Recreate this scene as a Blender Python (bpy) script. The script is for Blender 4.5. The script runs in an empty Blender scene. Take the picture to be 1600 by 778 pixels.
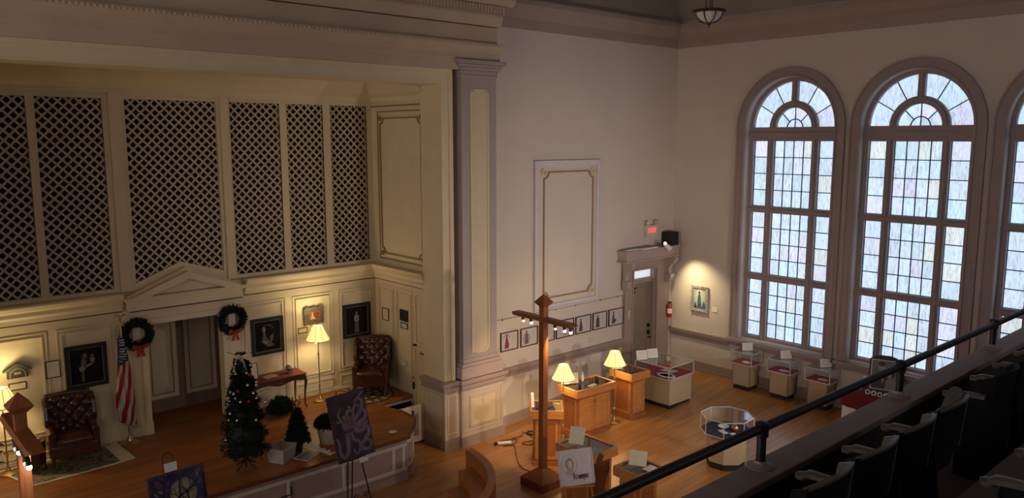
import bpy, math, random
from mathutils import Vector, Matrix
random.seed(7)
SC = bpy.context.scene
COL = SC.collection
PI = math.pi
def R(d): return math.radians(d)

# ------------------------------------------------------------------ camera, world, lights
CAMZ = 5.8; FPX = 1223.6; YAW = R(41.667); PITCH = R(8.006)
cam = bpy.data.cameras.new('camera'); camo = bpy.data.objects.new('camera', cam); COL.objects.link(camo)
cam.sensor_width = 36; cam.lens = FPX/1600*36; cam.clip_start = .05; cam.clip_end = 200
camo.location = (0, 0, CAMZ); camo.rotation_euler = (R(90)-PITCH, 0, -YAW)
SC.camera = camo
SC.view_settings.view_transform = 'Standard'; SC.view_settings.look = 'None'
SC.view_settings.gamma = 1; SC.view_settings.use_curve_mapping = False
SC.view_settings.exposure = 0.08
SC.cycles.use_denoising = True
SC.cycles.max_bounces = 8; SC.cycles.diffuse_bounces = 4; SC.cycles.transparent_max_bounces = 24
SC.cycles.sample_clamp_indirect = 3.0
w = bpy.data.worlds.new('world'); SC.world = w; w.use_nodes = True
w.node_tree.nodes['Background'].inputs[0].default_value = (.55, .62, .8, 1)
w.node_tree.nodes['Background'].inputs[1].default_value = .35
PANE_STRENGTH = 0.96          # daylight coming through the art glass beside the cases
PANE_STRENGTH_WEST = 8.0      # unseen windows opposite, glow boosted to light the front wall

FILL_SPOT_POWER = 470              # two fill spots added under the balcony edge for the front wall
REAR_FILL_STRENGTH = 2.1     # glowing panes added behind the balcony as unseen fill light

# ------------------------------------------------------------------ pixel (1600x778) -> world, for placing
_r = Vector((math.cos(YAW), -math.sin(YAW), 0)); _w = Vector((math.sin(YAW)*math.cos(PITCH), math.cos(YAW)*math.cos(PITCH), -math.sin(PITCH)))
_u = _r.cross(_w); _C = Vector((0, 0, CAMZ))
def ray(x, y): return _w*FPX + _r*(x-800) - _u*(y-389)
def at_z(x, y, z=0.): d = ray(x, y); return _C + d*((z-CAMZ)/d.z)
def at_y(x, y, Y): d = ray(x, y); return _C + d*(Y/d.y)
def at_x(x, y, X): d = ray(x, y); return _C + d*(X/d.x)
def fz(x): return max(0., (x-10)*.0495)          # the floor rises gently towards the window wall
ST = .77                                           # stage height

# ------------------------------------------------------------------ mesh builder
class MB:
    def __init__(s): s.v = []; s.f = []; s.m = []
    def add(s, vs, fs, mi=0):
        n = len(s.v); s.v += [tuple(p) for p in vs]
        s.f += [tuple(i+n for i in f) for f in fs]; s.m += [mi]*len(fs); return s
    def box(s, x0, x1, y0, y1, z0, z1, mi=0):
        return s.hexa([(x0,y0,z0),(x1,y0,z0),(x1,y1,z0),(x0,y1,z0)], [(x0,y0,z1),(x1,y0,z1),(x1,y1,z1),(x0,y1,z1)], mi)
    def hexa(s, b, t, mi=0):
        return s.add(list(b)+list(t), [(3,2,1,0),(4,5,6,7),(0,1,5,4),(1,2,6,5),(2,3,7,6),(3,0,4,7)], mi)
    def rbox(s, cx, cy, z0, z1, wx, wy, rz=0, mi=0):
        c, n = math.cos(rz), math.sin(rz)
        P = [(cx+c*a-n*b, cy+n*a+c*b) for a, b in ((-wx/2,-wy/2),(wx/2,-wy/2),(wx/2,wy/2),(-wx/2,wy/2))]
        return s.hexa([(x,y,z0) for x,y in P], [(x,y,z1) for x,y in P], mi)
    def prism(s, pts, vec, mi=0):
        pts = [Vector(p) for p in pts]; vec = Vector(vec); n = len(pts)
        return s.add(pts+[p+vec for p in pts], [tuple(range(n))[::-1], tuple(range(n, 2*n))]+[(i,(i+1)%n,n+(i+1)%n,n+i) for i in range(n)], mi)
    def tube(s, pts, r, n=8, mi=0, close=False):
        pts = [Vector(p) for p in pts]; k = len(pts); rr = r if isinstance(r, (list, tuple)) else [r]*k
        ring = []; prev = None
        for i, p in enumerate(pts):
            a = pts[(i-1) % k] if (i or close) else p; b = pts[(i+1) % k] if (i < k-1 or close) else p
            t = (b-a).normalized() if (b-a).length > 1e-9 else Vector((0,0,1))
            if prev is None: e = t.cross(Vector((0,0,1)) if abs(t.z) < .9 else Vector((1,0,0))).normalized()
            else: e = (prev - t*prev.dot(t)); e = e.normalized() if e.length > 1e-6 else t.orthogonal().normalized()
            prev = e; g = t.cross(e)
            ring.append([p + (e*math.cos(2*PI*j/n)+g*math.sin(2*PI*j/n))*rr[i] for j in range(n)])
        vs = [q for q0 in ring for q in q0]; fs = []
        for i in range(k if close else k-1):
            i2 = (i+1) % k
            for j in range(n): fs.append((i*n+j, i*n+(j+1)%n, i2*n+(j+1)%n, i2*n+j))
        if not close: fs += [tuple(range(n))[::-1], tuple(range((k-1)*n, k*n))]
        return s.add(vs, fs, mi)
    def cyl(s, p0, p1, r0, r1=None, n=16, mi=0): return s.tube([p0, p1], [r0, r0 if r1 is None else r1], n, mi)
    def lathe(s, prof, c=(0,0,0), n=24, mi=0, a0=0):
        vs = []; fs = []
        for r, z in prof:
            for j in range(n):
                a = 2*PI*j/n+a0; vs.append((c[0]+r*math.cos(a), c[1]+r*math.sin(a), c[2]+z))
        for i in range(len(prof)-1):
            for j in range(n): fs.append((i*n+j, i*n+(j+1)%n, (i+1)*n+(j+1)%n, (i+1)*n+j))
        if prof[0][0] > 1e-6: fs.append(tuple(range(n))[::-1])
        if prof[-1][0] > 1e-6: fs.append(tuple(range((len(prof)-1)*n, len(prof)*n)))
        return s.add(vs, fs, mi)
    def ball(s, c, r, n=12, mi=0, sc=(1,1,1)):
        vs = []; fs = []; k = max(4, n//2)
        for i in range(k+1):
            t = PI*i/k
            for j in range(n):
                a = 2*PI*j/n; vs.append((c[0]+r*sc[0]*math.sin(t)*math.cos(a), c[1]+r*sc[1]*math.sin(t)*math.sin(a), c[2]+r*sc[2]*math.cos(t)))
        for i in range(k):
            for j in range(n): fs.append((i*n+j, (i+1)*n+j, (i+1)*n+(j+1)%n, i*n+(j+1)%n))
        return s.add(vs, fs, mi)
    # a plane frame P=(origin,U,V,N): (u,v,d) -> point, d grows out of the wall
    def slab(s, P, pts, d0, d1, mi=0):
        O, U, V, N = P
        return s.prism([O+U*a+V*b+N*d0 for a, b in pts], N*(d1-d0), mi)
    def rect(s, P, u0, u1, v0, v1, d0, d1, mi=0): return s.slab(P, [(u0,v0),(u1,v0),(u1,v1),(u0,v1)], d0, d1, mi)
    def ring(s, P, u0, u1, v0, v1, t, d0, d1, mi=0):
        if u0 > u1: u0, u1 = u1, u0
        for q in ([(u0,v0),(u1,v0),(u1-t,v0+t),(u0+t,v0+t)], [(u1,v0),(u1,v1),(u1-t,v1-t),(u1-t,v0+t)],
                  [(u1,v1),(u0,v1),(u0+t,v1-t),(u1-t,v1-t)], [(u0,v1),(u0,v0),(u0+t,v0+t),(u0+t,v1-t)]): s.slab(P, q, d0, d1, mi)
        return s
    def strip(s, P, pts, t, d0, d1, mi=0, close=True):
        n = len(pts)
        for i in range(n if close else n-1):
            a = Vector(pts[i]).to_2d(); b = Vector(pts[(i+1)%n]).to_2d(); e = (b-a)
            if e.length < 1e-6: continue
            e.normalize(); q = Vector((-e.y, e.x))*t/2; a = a-e*t/2; b = b+e*t/2
            s.slab(P, [a-q, b-q, b+q, a+q], d0, d1+.0005*(i % 5)*(1 if d1 > d0 else -1), mi)
        return s
    def arc(s, P, c, r0, r1, a0, a1, d0, d1, n=24, mi=0):
        for i in range(n):
            p, q = a0+(a1-a0)*i/n, a0+(a1-a0)*(i+1)/n
            s.slab(P, [(c[0]+r*math.cos(a), c[1]+r*math.sin(a)) for r, a in ((r0,p),(r1,p),(r1,q),(r0,q))], d0, d1, mi)
        return s
    def disc(s, P, c, ru, rv, d0, d1, mi=0, n=20, rot=0):
        return s.slab(P, [(c[0]+ru*math.cos(2*PI*i/n)*math.cos(rot)-rv*math.sin(2*PI*i/n)*math.sin(rot), c[1]+ru*math.cos(2*PI*i/n)*math.sin(rot)+rv*math.sin(2*PI*i/n)*math.cos(rot)) for i in range(n)], d0, d1, mi)
    def build(s, name, mats, parent=None, world=False, smooth=False, bevel=0, label=None):
        me = bpy.data.meshes.new(name); v = s.v
        if world and parent is not None:
            o, p = Vector((0,0,0)), parent
            while p is not None: o += p.location; p = p.parent
            v = [(a-o.x, b-o.y, c-o.z) for a, b, c in v]
        me.from_pydata(v, [], s.f)
        mats = mats if isinstance(mats, (list, tuple)) else [mats]
        for m in mats: me.materials.append(m)
        if len(mats) > 1: me.polygons.foreach_set('material_index', s.m)
        import bmesh
        bm = bmesh.new(); bm.from_mesh(me); bmesh.ops.recalc_face_normals(bm, faces=bm.faces); bm.to_mesh(me); bm.free()
        if smooth:
            me.polygons.foreach_set('use_smooth', [True]*len(me.polygons))
            try: me.set_sharp_from_angle(angle=R(40))
            except Exception: pass
        o = bpy.data.objects.new(name, me); COL.objects.link(o)
        if parent is not None: o.parent = parent
        if bevel:
            b = o.modifiers.new('bevel', 'BEVEL'); b.width = bevel; b.segments = 2; b.limit_method = 'ANGLE'; b.angle_limit = R(40)
        if label: o['label'] = label
        return o
def frame_y(Y, x0=0., z0=0.): return (Vector((x0, Y, z0)), Vector((1,0,0)), Vector((0,0,1)), Vector((0,-1,0)))
def frame_x(X): return (Vector((X,0,0)), Vector((0,1,0)), Vector((0,0,1)), Vector((-1,0,0)))      # u = world y
def frame_rot(o, rz, lean=0.):
    U = Vector((math.cos(rz), math.sin(rz), 0)); N = Vector((math.sin(rz), -math.cos(rz), 0)); V = Vector((0,0,1))
    return (Vector(o), U, V*math.cos(lean)-N*math.sin(lean), N*math.cos(lean)+V*math.sin(lean))
def tag(o, label, cat, group=None):
    o['label'] = label; o['category'] = cat
    if group: o['group'] = group
    return o
def thing(name, label, cat, loc=(0,0,0), rz=0., group=None):
    o = bpy.data.objects.new(name, None); COL.objects.link(o); o.location = loc; o.rotation_euler = (0,0,rz)
    o.empty_display_size = .1
    return tag(o, label, cat, group)
def struct(o): o['kind'] = 'structure'; return o
def dup(root, loc, rz=None, label=None, group=None):
    def cp(o, par):
        c = o.copy(); COL.objects.link(c)
        if par is not None: c.parent = par
        for ch in list(o.children): cp(ch, c)
        return c
    c = cp(root, None); c.location = loc
    if rz is not None: c.rotation_euler = (0,0,rz)
    if label: c['label'] = label
    if group: c['group'] = group
    return c

# ------------------------------------------------------------------ materials
def mat(name, col, rough=.6, metal=0., spec=.5, noise=.06, nscale=6., bump=0., bscale=60., emit=None, estr=0., coat=0.):
    m = bpy.data.materials.new(name); m.use_nodes = True; nt = m.node_tree; b = nt.nodes['Principled BSDF']
    b.inputs['Roughness'].default_value = rough; b.inputs['Metallic'].default_value = metal
    b.inputs['Specular IOR Level'].default_value = spec; b.inputs['Coat Weight'].default_value = coat
    tc = nt.nodes.new('ShaderNodeTexCoord')
    n = nt.nodes.new('ShaderNodeTexNoise'); n.inputs['Scale'].default_value = nscale; n.inputs['Detail'].default_value = 4
    nt.links.new(tc.outputs['Object'], n.inputs['Vector'])
    r = nt.nodes.new('ShaderNodeValToRGB'); nt.links.new(n.outputs['Fac'], r.inputs[0])
    r.color_ramp.elements[0].position = .3; r.color_ramp.elements[1].position = .7
    r.color_ramp.elements[0].color = tuple(c*(1-noise) for c in col)+(1,); r.color_ramp.elements[1].color = tuple(min(1, c*(1+noise)) for c in col)+(1,)
    nt.links.new(r.outputs[0], b.inputs['Base Color'])
    if emit: b.inputs['Emission Color'].default_value = emit+(1,); b.inputs['Emission Strength'].default_value = estr
    if bump:
        n2 = nt.nodes.new('ShaderNodeTexNoise'); n2.inputs['Scale'].default_value = bscale; nt.links.new(tc.outputs['Object'], n2.inputs['Vector'])
        bp = nt.nodes.new('ShaderNodeBump'); bp.inputs['Strength'].default_value = bump; bp.inputs['Distance'].default_value = .01
        nt.links.new(n2.outputs['Fac'], bp.inputs['Height']); nt.links.new(bp.outputs[0], b.inputs['Normal'])
    return m
def wood(name, c1, c2, rough=.4, scale=(1,12,12), spec=.4):
    m = bpy.data.materials.new(name); m.use_nodes = True; nt = m.node_tree; b = nt.nodes['Principled BSDF']
    tc = nt.nodes.new('ShaderNodeTexCoord'); mp = nt.nodes.new('ShaderNodeMapping'); mp.inputs['Scale'].default_value = scale
    n = nt.nodes.new('ShaderNodeTexNoise'); n.inputs['Scale'].default_value = 3; n.inputs['Detail'].default_value = 6; n.inputs['Distortion'].default_value = .6
    nt.links.new(tc.outputs['Object'], mp.inputs[0]); nt.links.new(mp.outputs[0], n.inputs['Vector'])
    r = nt.nodes.new('ShaderNodeValToRGB'); r.color_ramp.elements[0].position = .35; r.color_ramp.elements[1].position = .65
    r.color_ramp.elements[0].color = c1+(1,); r.color_ramp.elements[1].color = c2+(1,)
    nt.links.new(n.outputs['Fac'], r.inputs[0]); nt.links.new(r.outputs[0], b.inputs['Base Color'])
    b.inputs['Roughness'].default_value = rough; b.inputs['Specular IOR Level'].default_value = spec
    return m
def plank(name, cols, rough=.35, width=.07, length=1.4, angle=0., spec=.3):
    m = bpy.data.materials.new(name); m.use_nodes = True; nt = m.node_tree; b = nt.nodes['Principled BSDF']
    tc = nt.nodes.new('ShaderNodeTexCoord'); mp = nt.nodes.new('ShaderNodeMapping'); mp.inputs['Rotation'].default_value = (0,0,angle)
    br = nt.nodes.new('ShaderNodeTexBrick'); br.inputs['Scale'].default_value = 1; br.inputs['Brick Width'].default_value = length
    br.inputs['Row Height'].default_value = width; br.inputs['Mortar Size'].default_value = .0015; br.offset = .37
    br.inputs['Color1'].default_value = cols[0]+(1,); br.inputs['Color2'].default_value = cols[1]+(1,); br.inputs['Mortar'].default_value = tuple(c*.45 for c in cols[0])+(1,)
    nt.links.new(tc.outputs['Object'], mp.inputs[0]); nt.links.new(mp.outputs[0], br.inputs['Vector'])
    mp2 = nt.nodes.new('ShaderNodeMapping'); mp2.inputs['Scale'].default_value = (.6, 5, 1); nt.links.new(mp.outputs[0], mp2.inputs[0])
    n = nt.nodes.new('ShaderNodeTexNoise'); n.inputs['Scale'].default_value = 2.2; n.inputs['Detail'].default_value = 5; nt.links.new(mp2.outputs[0], n.inputs['Vector'])
    mx = nt.nodes.new('ShaderNodeMix'); mx.data_type = 'RGBA'; mx.blend_type = 'MULTIPLY'; mx.inputs[0].default_value = 1
    r = nt.nodes.new('ShaderNodeValToRGB'); r.color_ramp.elements[0].position = .3; r.color_ramp.elements[1].position = .7
    r.color_ramp.elements[0].color = (.68,.64,.6,1); r.color_ramp.elements[1].color = (1.1,1.1,1.1,1)
    nt.links.new(n.outputs['Fac'], r.inputs[0]); nt.links.new(br.outputs['Color'], mx.inputs[6]); nt.links.new(r.outputs[0], mx.inputs[7])
    nt.links.new(mx.outputs[2], b.inputs['Base Color']); b.inputs['Roughness'].default_value = rough; b.inputs['Specular IOR Level'].default_value = spec
    return m
def glass(name, tint=(.95,.97,1.), f=1.45, gloss=.03):
    m = bpy.data.materials.new(name); m.use_nodes = True; nt = m.node_tree; nt.nodes.clear()
    o = nt.nodes.new('ShaderNodeOutputMaterial'); mx = nt.nodes.new('ShaderNodeMixShader'); t = nt.nodes.new('ShaderNodeBsdfTransparent'); g = nt.nodes.new('ShaderNodeBsdfGlossy')
    fr = nt.nodes.new('ShaderNodeFresnel'); fr.inputs[0].default_value = f; t.inputs[0].default_value = tint+(1,); g.inputs['Roughness'].default_value = gloss
    g.inputs[0].default_value = (.9,.92,1,1)
    ge = nt.nodes.new('ShaderNodeNewGeometry'); sb = nt.nodes.new('ShaderNodeMath'); sb.operation = 'SUBTRACT'; sb.inputs[0].default_value = 1.; nt.links.new(ge.outputs['Backfacing'], sb.inputs[1])
    ml = nt.nodes.new('ShaderNodeMath'); ml.operation = 'MULTIPLY'; nt.links.new(sb.outputs[0], ml.inputs[0]); nt.links.new(fr.outputs[0], ml.inputs[1])
    nt.links.new(ml.outputs[0], mx.inputs[0]); nt.links.new(t.outputs[0], mx.inputs[1]); nt.links.new(g.outputs[0], mx.inputs[2]); nt.links.new(mx.outputs[0], o.inputs[0])
    return m
def glow(name, col, s):
    m = bpy.data.materials.new(name); m.use_nodes = True; nt = m.node_tree; b = nt.nodes['Principled BSDF']
    b.inputs['Base Color'].default_value = col+(1,); b.inputs['Emission Color'].default_value = col+(1,); b.inputs['Emission Strength'].default_value = s
    return m
def artglass(name, strength, warm=(1.,1.,1.)):
    m = bpy.data.materials.new(name); m.use_nodes = True; nt = m.node_tree; b = nt.nodes['Principled BSDF']
    tc = nt.nodes.new('ShaderNodeTexCoord'); mp = nt.nodes.new('ShaderNodeMapping'); mp.inputs['Scale'].default_value = (1, 24, 3.4)
    n = nt.nodes.new('ShaderNodeTexNoise'); n.inputs['Scale'].default_value = 2.0; n.inputs['Detail'].default_value = 5; n.inputs['Distortion'].default_value = 1.2
    nt.links.new(tc.outputs['Object'], mp.inputs[0]); nt.links.new(mp.outputs[0], n.inputs['Vector'])
    r = nt.nodes.new('ShaderNodeValToRGB'); nt.links.new(n.outputs['Fac'], r.inputs[0])
    e = r.color_ramp.elements; e[0].position = .33; e[0].color = (.38*warm[0],.46*warm[1],.58*warm[2],1); e[1].position = .52; e[1].color = (.62*warm[0],.80*warm[1],.98*warm[2],1)
    k = e.new(.44); k.color = (.50*warm[0],.62*warm[1],.80*warm[2],1)
    at = nt.nodes.new('ShaderNodeAttribute'); at.attribute_name = 'tint'
    mx = nt.nodes.new('ShaderNodeMix'); mx.data_type = 'RGBA'; mx.blend_type = 'MULTIPLY'; mx.inputs[0].default_value = 1
    nt.links.new(r.outputs[0], mx.inputs[6]); nt.links.new(at.outputs['Color'], mx.inputs[7])
    nt.links.new(mx.outputs[2], b.inputs['Emission Color']); b.inputs['Emission Strength'].default_value = strength
    nt.links.new(mx.outputs[2], b.inputs['Base Color']); b.inputs['Roughness'].default_value = .25
    return m

M = {}
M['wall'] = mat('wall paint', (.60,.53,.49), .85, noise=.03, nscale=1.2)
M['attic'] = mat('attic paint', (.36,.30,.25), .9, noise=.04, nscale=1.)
M['cream'] = mat('cream paint', (.67,.56,.38), .6, noise=.035, nscale=3)
M['panelcream'] = mat('panel field paint', (.60,.50,.36), .65, noise=.03)
M['mauve'] = mat('mauve trim paint', (.33,.25,.235), .6, noise=.05, nscale=3)
M['lavender'] = mat('pilaster paint', (.38,.305,.30), .55, noise=.05, nscale=2)
M['cornice'] = mat('cornice paint', (.51,.40,.31), .7, noise=.06, nscale=2)
M['lilacwhite'] = mat('pale lilac trim', (.60,.55,.60), .5, noise=.03)
M['lattice'] = mat('lattice paint', (.52,.42,.29), .7, noise=.06)
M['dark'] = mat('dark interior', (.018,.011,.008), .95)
M['crack'] = mat('shadow gap', (.03,.02,.018), .9)
M['floor'] = plank('oak floor', ((.37,.165,.05),(.45,.21,.068)), .30, spec=.75)
M['stagefloor'] = plank('stage boards', ((.30,.105,.026),(.36,.135,.036)), .42, width=.06, length=2.)
M['nosing'] = wood('stage nosing', (.12,.035,.015), (.17,.055,.022), .35)
M['stageface'] = mat('stage face paint', (.33,.23,.21), .7, noise=.06)
M['stagetrim'] = mat('stage face trim', (.56,.50,.43), .6, noise=.04)
M['oak'] = wood('honey oak', (.42,.165,.045), (.52,.22,.065), .38)
M['oakdark'] = wood('honey oak panel', (.29,.095,.028), (.37,.13,.04), .42)
M['cherry'] = wood('red brown wood', (.21,.066,.020), (.28,.095,.030), .42, scale=(12,12,1))
M['walnut'] = wood('walnut', (.055,.02,.01), (.09,.034,.016), .35)
M['redwood'] = wood('mahogany table', (.05,.011,.007), (.075,.017,.01), .35)
M['recess'] = mat('brown recess wall', (.22,.135,.095), .8)
M['wallcornice'] = mat('wall cornice paint', (.37,.29,.26), .7, noise=.05, nscale=2)
M['pedestal'] = mat('pedestal paint', (.52,.43,.36), .6, noise=.04)
M['gold'] = mat('antique gold edge', (.30,.20,.10), .55)
M['leather'] = mat('oxblood leather', (.055,.015,.008), .27, spec=.6, noise=.25, nscale=14, coat=.2)
M['brass'] = mat('aged brass', (.50,.36,.16), .3, metal=.9)
M['silver'] = mat('polished aluminium', (.66,.65,.63), .35, metal=.35)
M['black'] = mat('black paint', (.012,.012,.014), .42, spec=.4)
M['blackmat'] = mat('matt black', (.015,.014,.014), .8)
M['laminate'] = mat('beige laminate', (.45,.355,.23), .5, noise=.02)
M['laminategrey'] = mat('grey laminate', (.36,.34,.33), .5, noise=.02)
M['maroon'] = mat('maroon velvet', (.36,.045,.075), .9, noise=.15, nscale=30)
M['redcloth'] = mat('red tablecloth', (.15,.008,.02), .85, noise=.12, nscale=8)
M['white'] = mat('white card', (.78,.77,.75), .7, noise=.02)
M['cream card'] = mat('cream paper', (.66,.60,.46), .7, noise=.05, nscale=12)
M['ink'] = mat('ink', (.06,.05,.05), .8)
M['greyink'] = mat('grey pencil', (.30,.27,.25), .8)
M['glass'] = glass('case glass', f=1.45)
M['trayglass'] = glass('tray glass', (.75,.77,.78), 2.2)
M['topglass'] = glass('case top glass', (.95,.96,.97), 2.7)
M['shade'] = glow('lamp shade fabric', (1.,.74,.27), 1.05)
M['shadetop'] = glow('bright lamp lining', (1.,.86,.55), 2.2)
M['seam'] = mat('shade seam', (.20,.12,.04), .8)
M['bulb'] = glow('warm bulb', (1.,.84,.68), 8.)
M['bulbpink'] = glow('pink bulb', (1.,.50,.46), 1.9)
M['bulbcool'] = glow('cool bulb', (.85,.88,1.), 6.)
M['exit'] = glow('exit red', (1.,.05,.10), 1.6)
M['plastic'] = mat('ivory plastic', (.55,.50,.42), .5)
M['red'] = mat('red lacquer', (.40,.012,.015), .4)
M['ribbon'] = mat('red ribbon', (.32,.012,.012), .5)
M['needle'] = mat('dark evergreen needles', (.006,.014,.008), .85, noise=.4, nscale=30)
M['needle2'] = mat('spruce needles', (.010,.022,.010), .85, noise=.4, nscale=30)
M['ivory'] = mat('ivory ribbon', (.50,.43,.27), .6)
def milky(name, col, alpha):
    m = mat(name, col, .45); m.node_tree.nodes['Principled BSDF'].inputs['Alpha'].default_value = alpha; return m
M['tubplastic'] = milky('tub plastic', (.50,.48,.45), .55)
M['art glass east'] = artglass('art glass', PANE_STRENGTH)
M['art glass west'] = artglass('boosted art glass', PANE_STRENGTH_WEST, (1.3,.93,.66))
M['came'] = mat('lead came', (.03,.035,.045), .6)
M['windowtrim'] = mat('window casing paint', (.33,.26,.265), .6, noise=.05, nscale=3)
M['parapet'] = mat('parapet ledge', (.27,.215,.21), .55, noise=.12, nscale=5)
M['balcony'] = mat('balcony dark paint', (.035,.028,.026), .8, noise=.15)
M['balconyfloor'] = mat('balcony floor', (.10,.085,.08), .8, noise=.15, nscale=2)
M['seatblack'] = mat('black seat enamel', (.005,.006,.010), .7, spec=.15)
M['seatwood'] = mat('worn seat wood', (.085,.075,.07), .42, noise=.2, nscale=18)

# ------------------------------------------------------------------ room shell
YF = 11.54; XR = 15.515; XL = -6.3; YB = -6.0; TOP = 9.7
OX0, OX1 = .92, 8.42            # proscenium opening
m = MB()
xs = [-7, 10, 16.2]
m.hexa([(XL-.3,YB-.3,-.12),(10,YB-.3,-.12),(10,12.2,-.12),(XL-.3,12.2,-.12)], [(XL-.3,YB-.3,0),(10,YB-.3,0),(10,12.2,0),(XL-.3,12.2,0)])
m.hexa([(10,YB-.3,-.12),(16.2,YB-.3,fz(16.2)-.12),(16.2,12.2,fz(16.2)-.12),(10,12.2,-.12)], [(10,YB-.3,0),(16.2,YB-.3,fz(16.2)),(16.2,12.2,fz(16.2)),(10,12.2,0)])
struct(m.build('floor', M['floor']))
struct(MB().box(XL-.4, 16.2, YB-.4, 12.2, TOP, TOP+.15).build('ceiling', M['attic']))
# front wall with proscenium opening and door opening
m = MB(); t = .4
m.box(XL-.3, OX0-.10, YF, YF+t, 0, 8.5); m.box(OX0-.10, OX1+.10, YF, YF+t, 7.02, 8.5); m.box(OX1+.10, 13.99, YF, YF+t, 0, 8.5)
m.box(13.99, 14.87, YF, YF+t, 2.78, 8.5); m.box(14.87, 16.2, YF, YF+t, 0, 8.5)
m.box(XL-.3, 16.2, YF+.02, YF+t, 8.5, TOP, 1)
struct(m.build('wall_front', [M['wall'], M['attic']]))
struct(MB().box(XL-.4, 16.2, YB-.4, YB, 0, TOP).build('wall_back', M['wall']))

# window walls -----------------------------------------------------
WC = [8.62, 6.07, 3.52]        # window centres (y)
SPR, RI, RO, SILL = 6.03, 1.02, 1.23, 1.30
def window_wall(name, X, sgn, centres, extra):
    """wall plane at X; sgn=+1: room lies towards -x"""
    P = (Vector((X,0,0)), Vector((0,1,0)), Vector((0,0,1)), Vector((-sgn,0,0)))
    m = MB(); D = -.42
    cs = sorted(centres); edges = [YB-.3]+[e for c in cs for e in (c-RI, c+RI)]+[12.0]
    m.rect(P, YB-.3, 12.0, 0, SILL, D, 0)
    for i in range(0, len(edges), 2): m.rect(P, edges[i], edges[i+1], SILL, SPR+1.4, D, 0)
    for c in cs:
        n = 24
        for i in range(n):
            a, b = PI*i/n, PI*(i+1)/n
            m.slab(P, [(c+RI*math.cos(a), SPR+1.06*math.sin(a)), (c+RI*math.cos(b), SPR+1.06*math.sin(b)), (c+RI*math.cos(b), SPR+1.4), (c+RI*math.cos(a), SPR+1.4)], D, 0)
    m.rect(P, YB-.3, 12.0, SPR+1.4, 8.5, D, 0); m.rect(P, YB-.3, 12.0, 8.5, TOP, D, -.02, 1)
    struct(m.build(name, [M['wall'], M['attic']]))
wn = [0]
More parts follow.
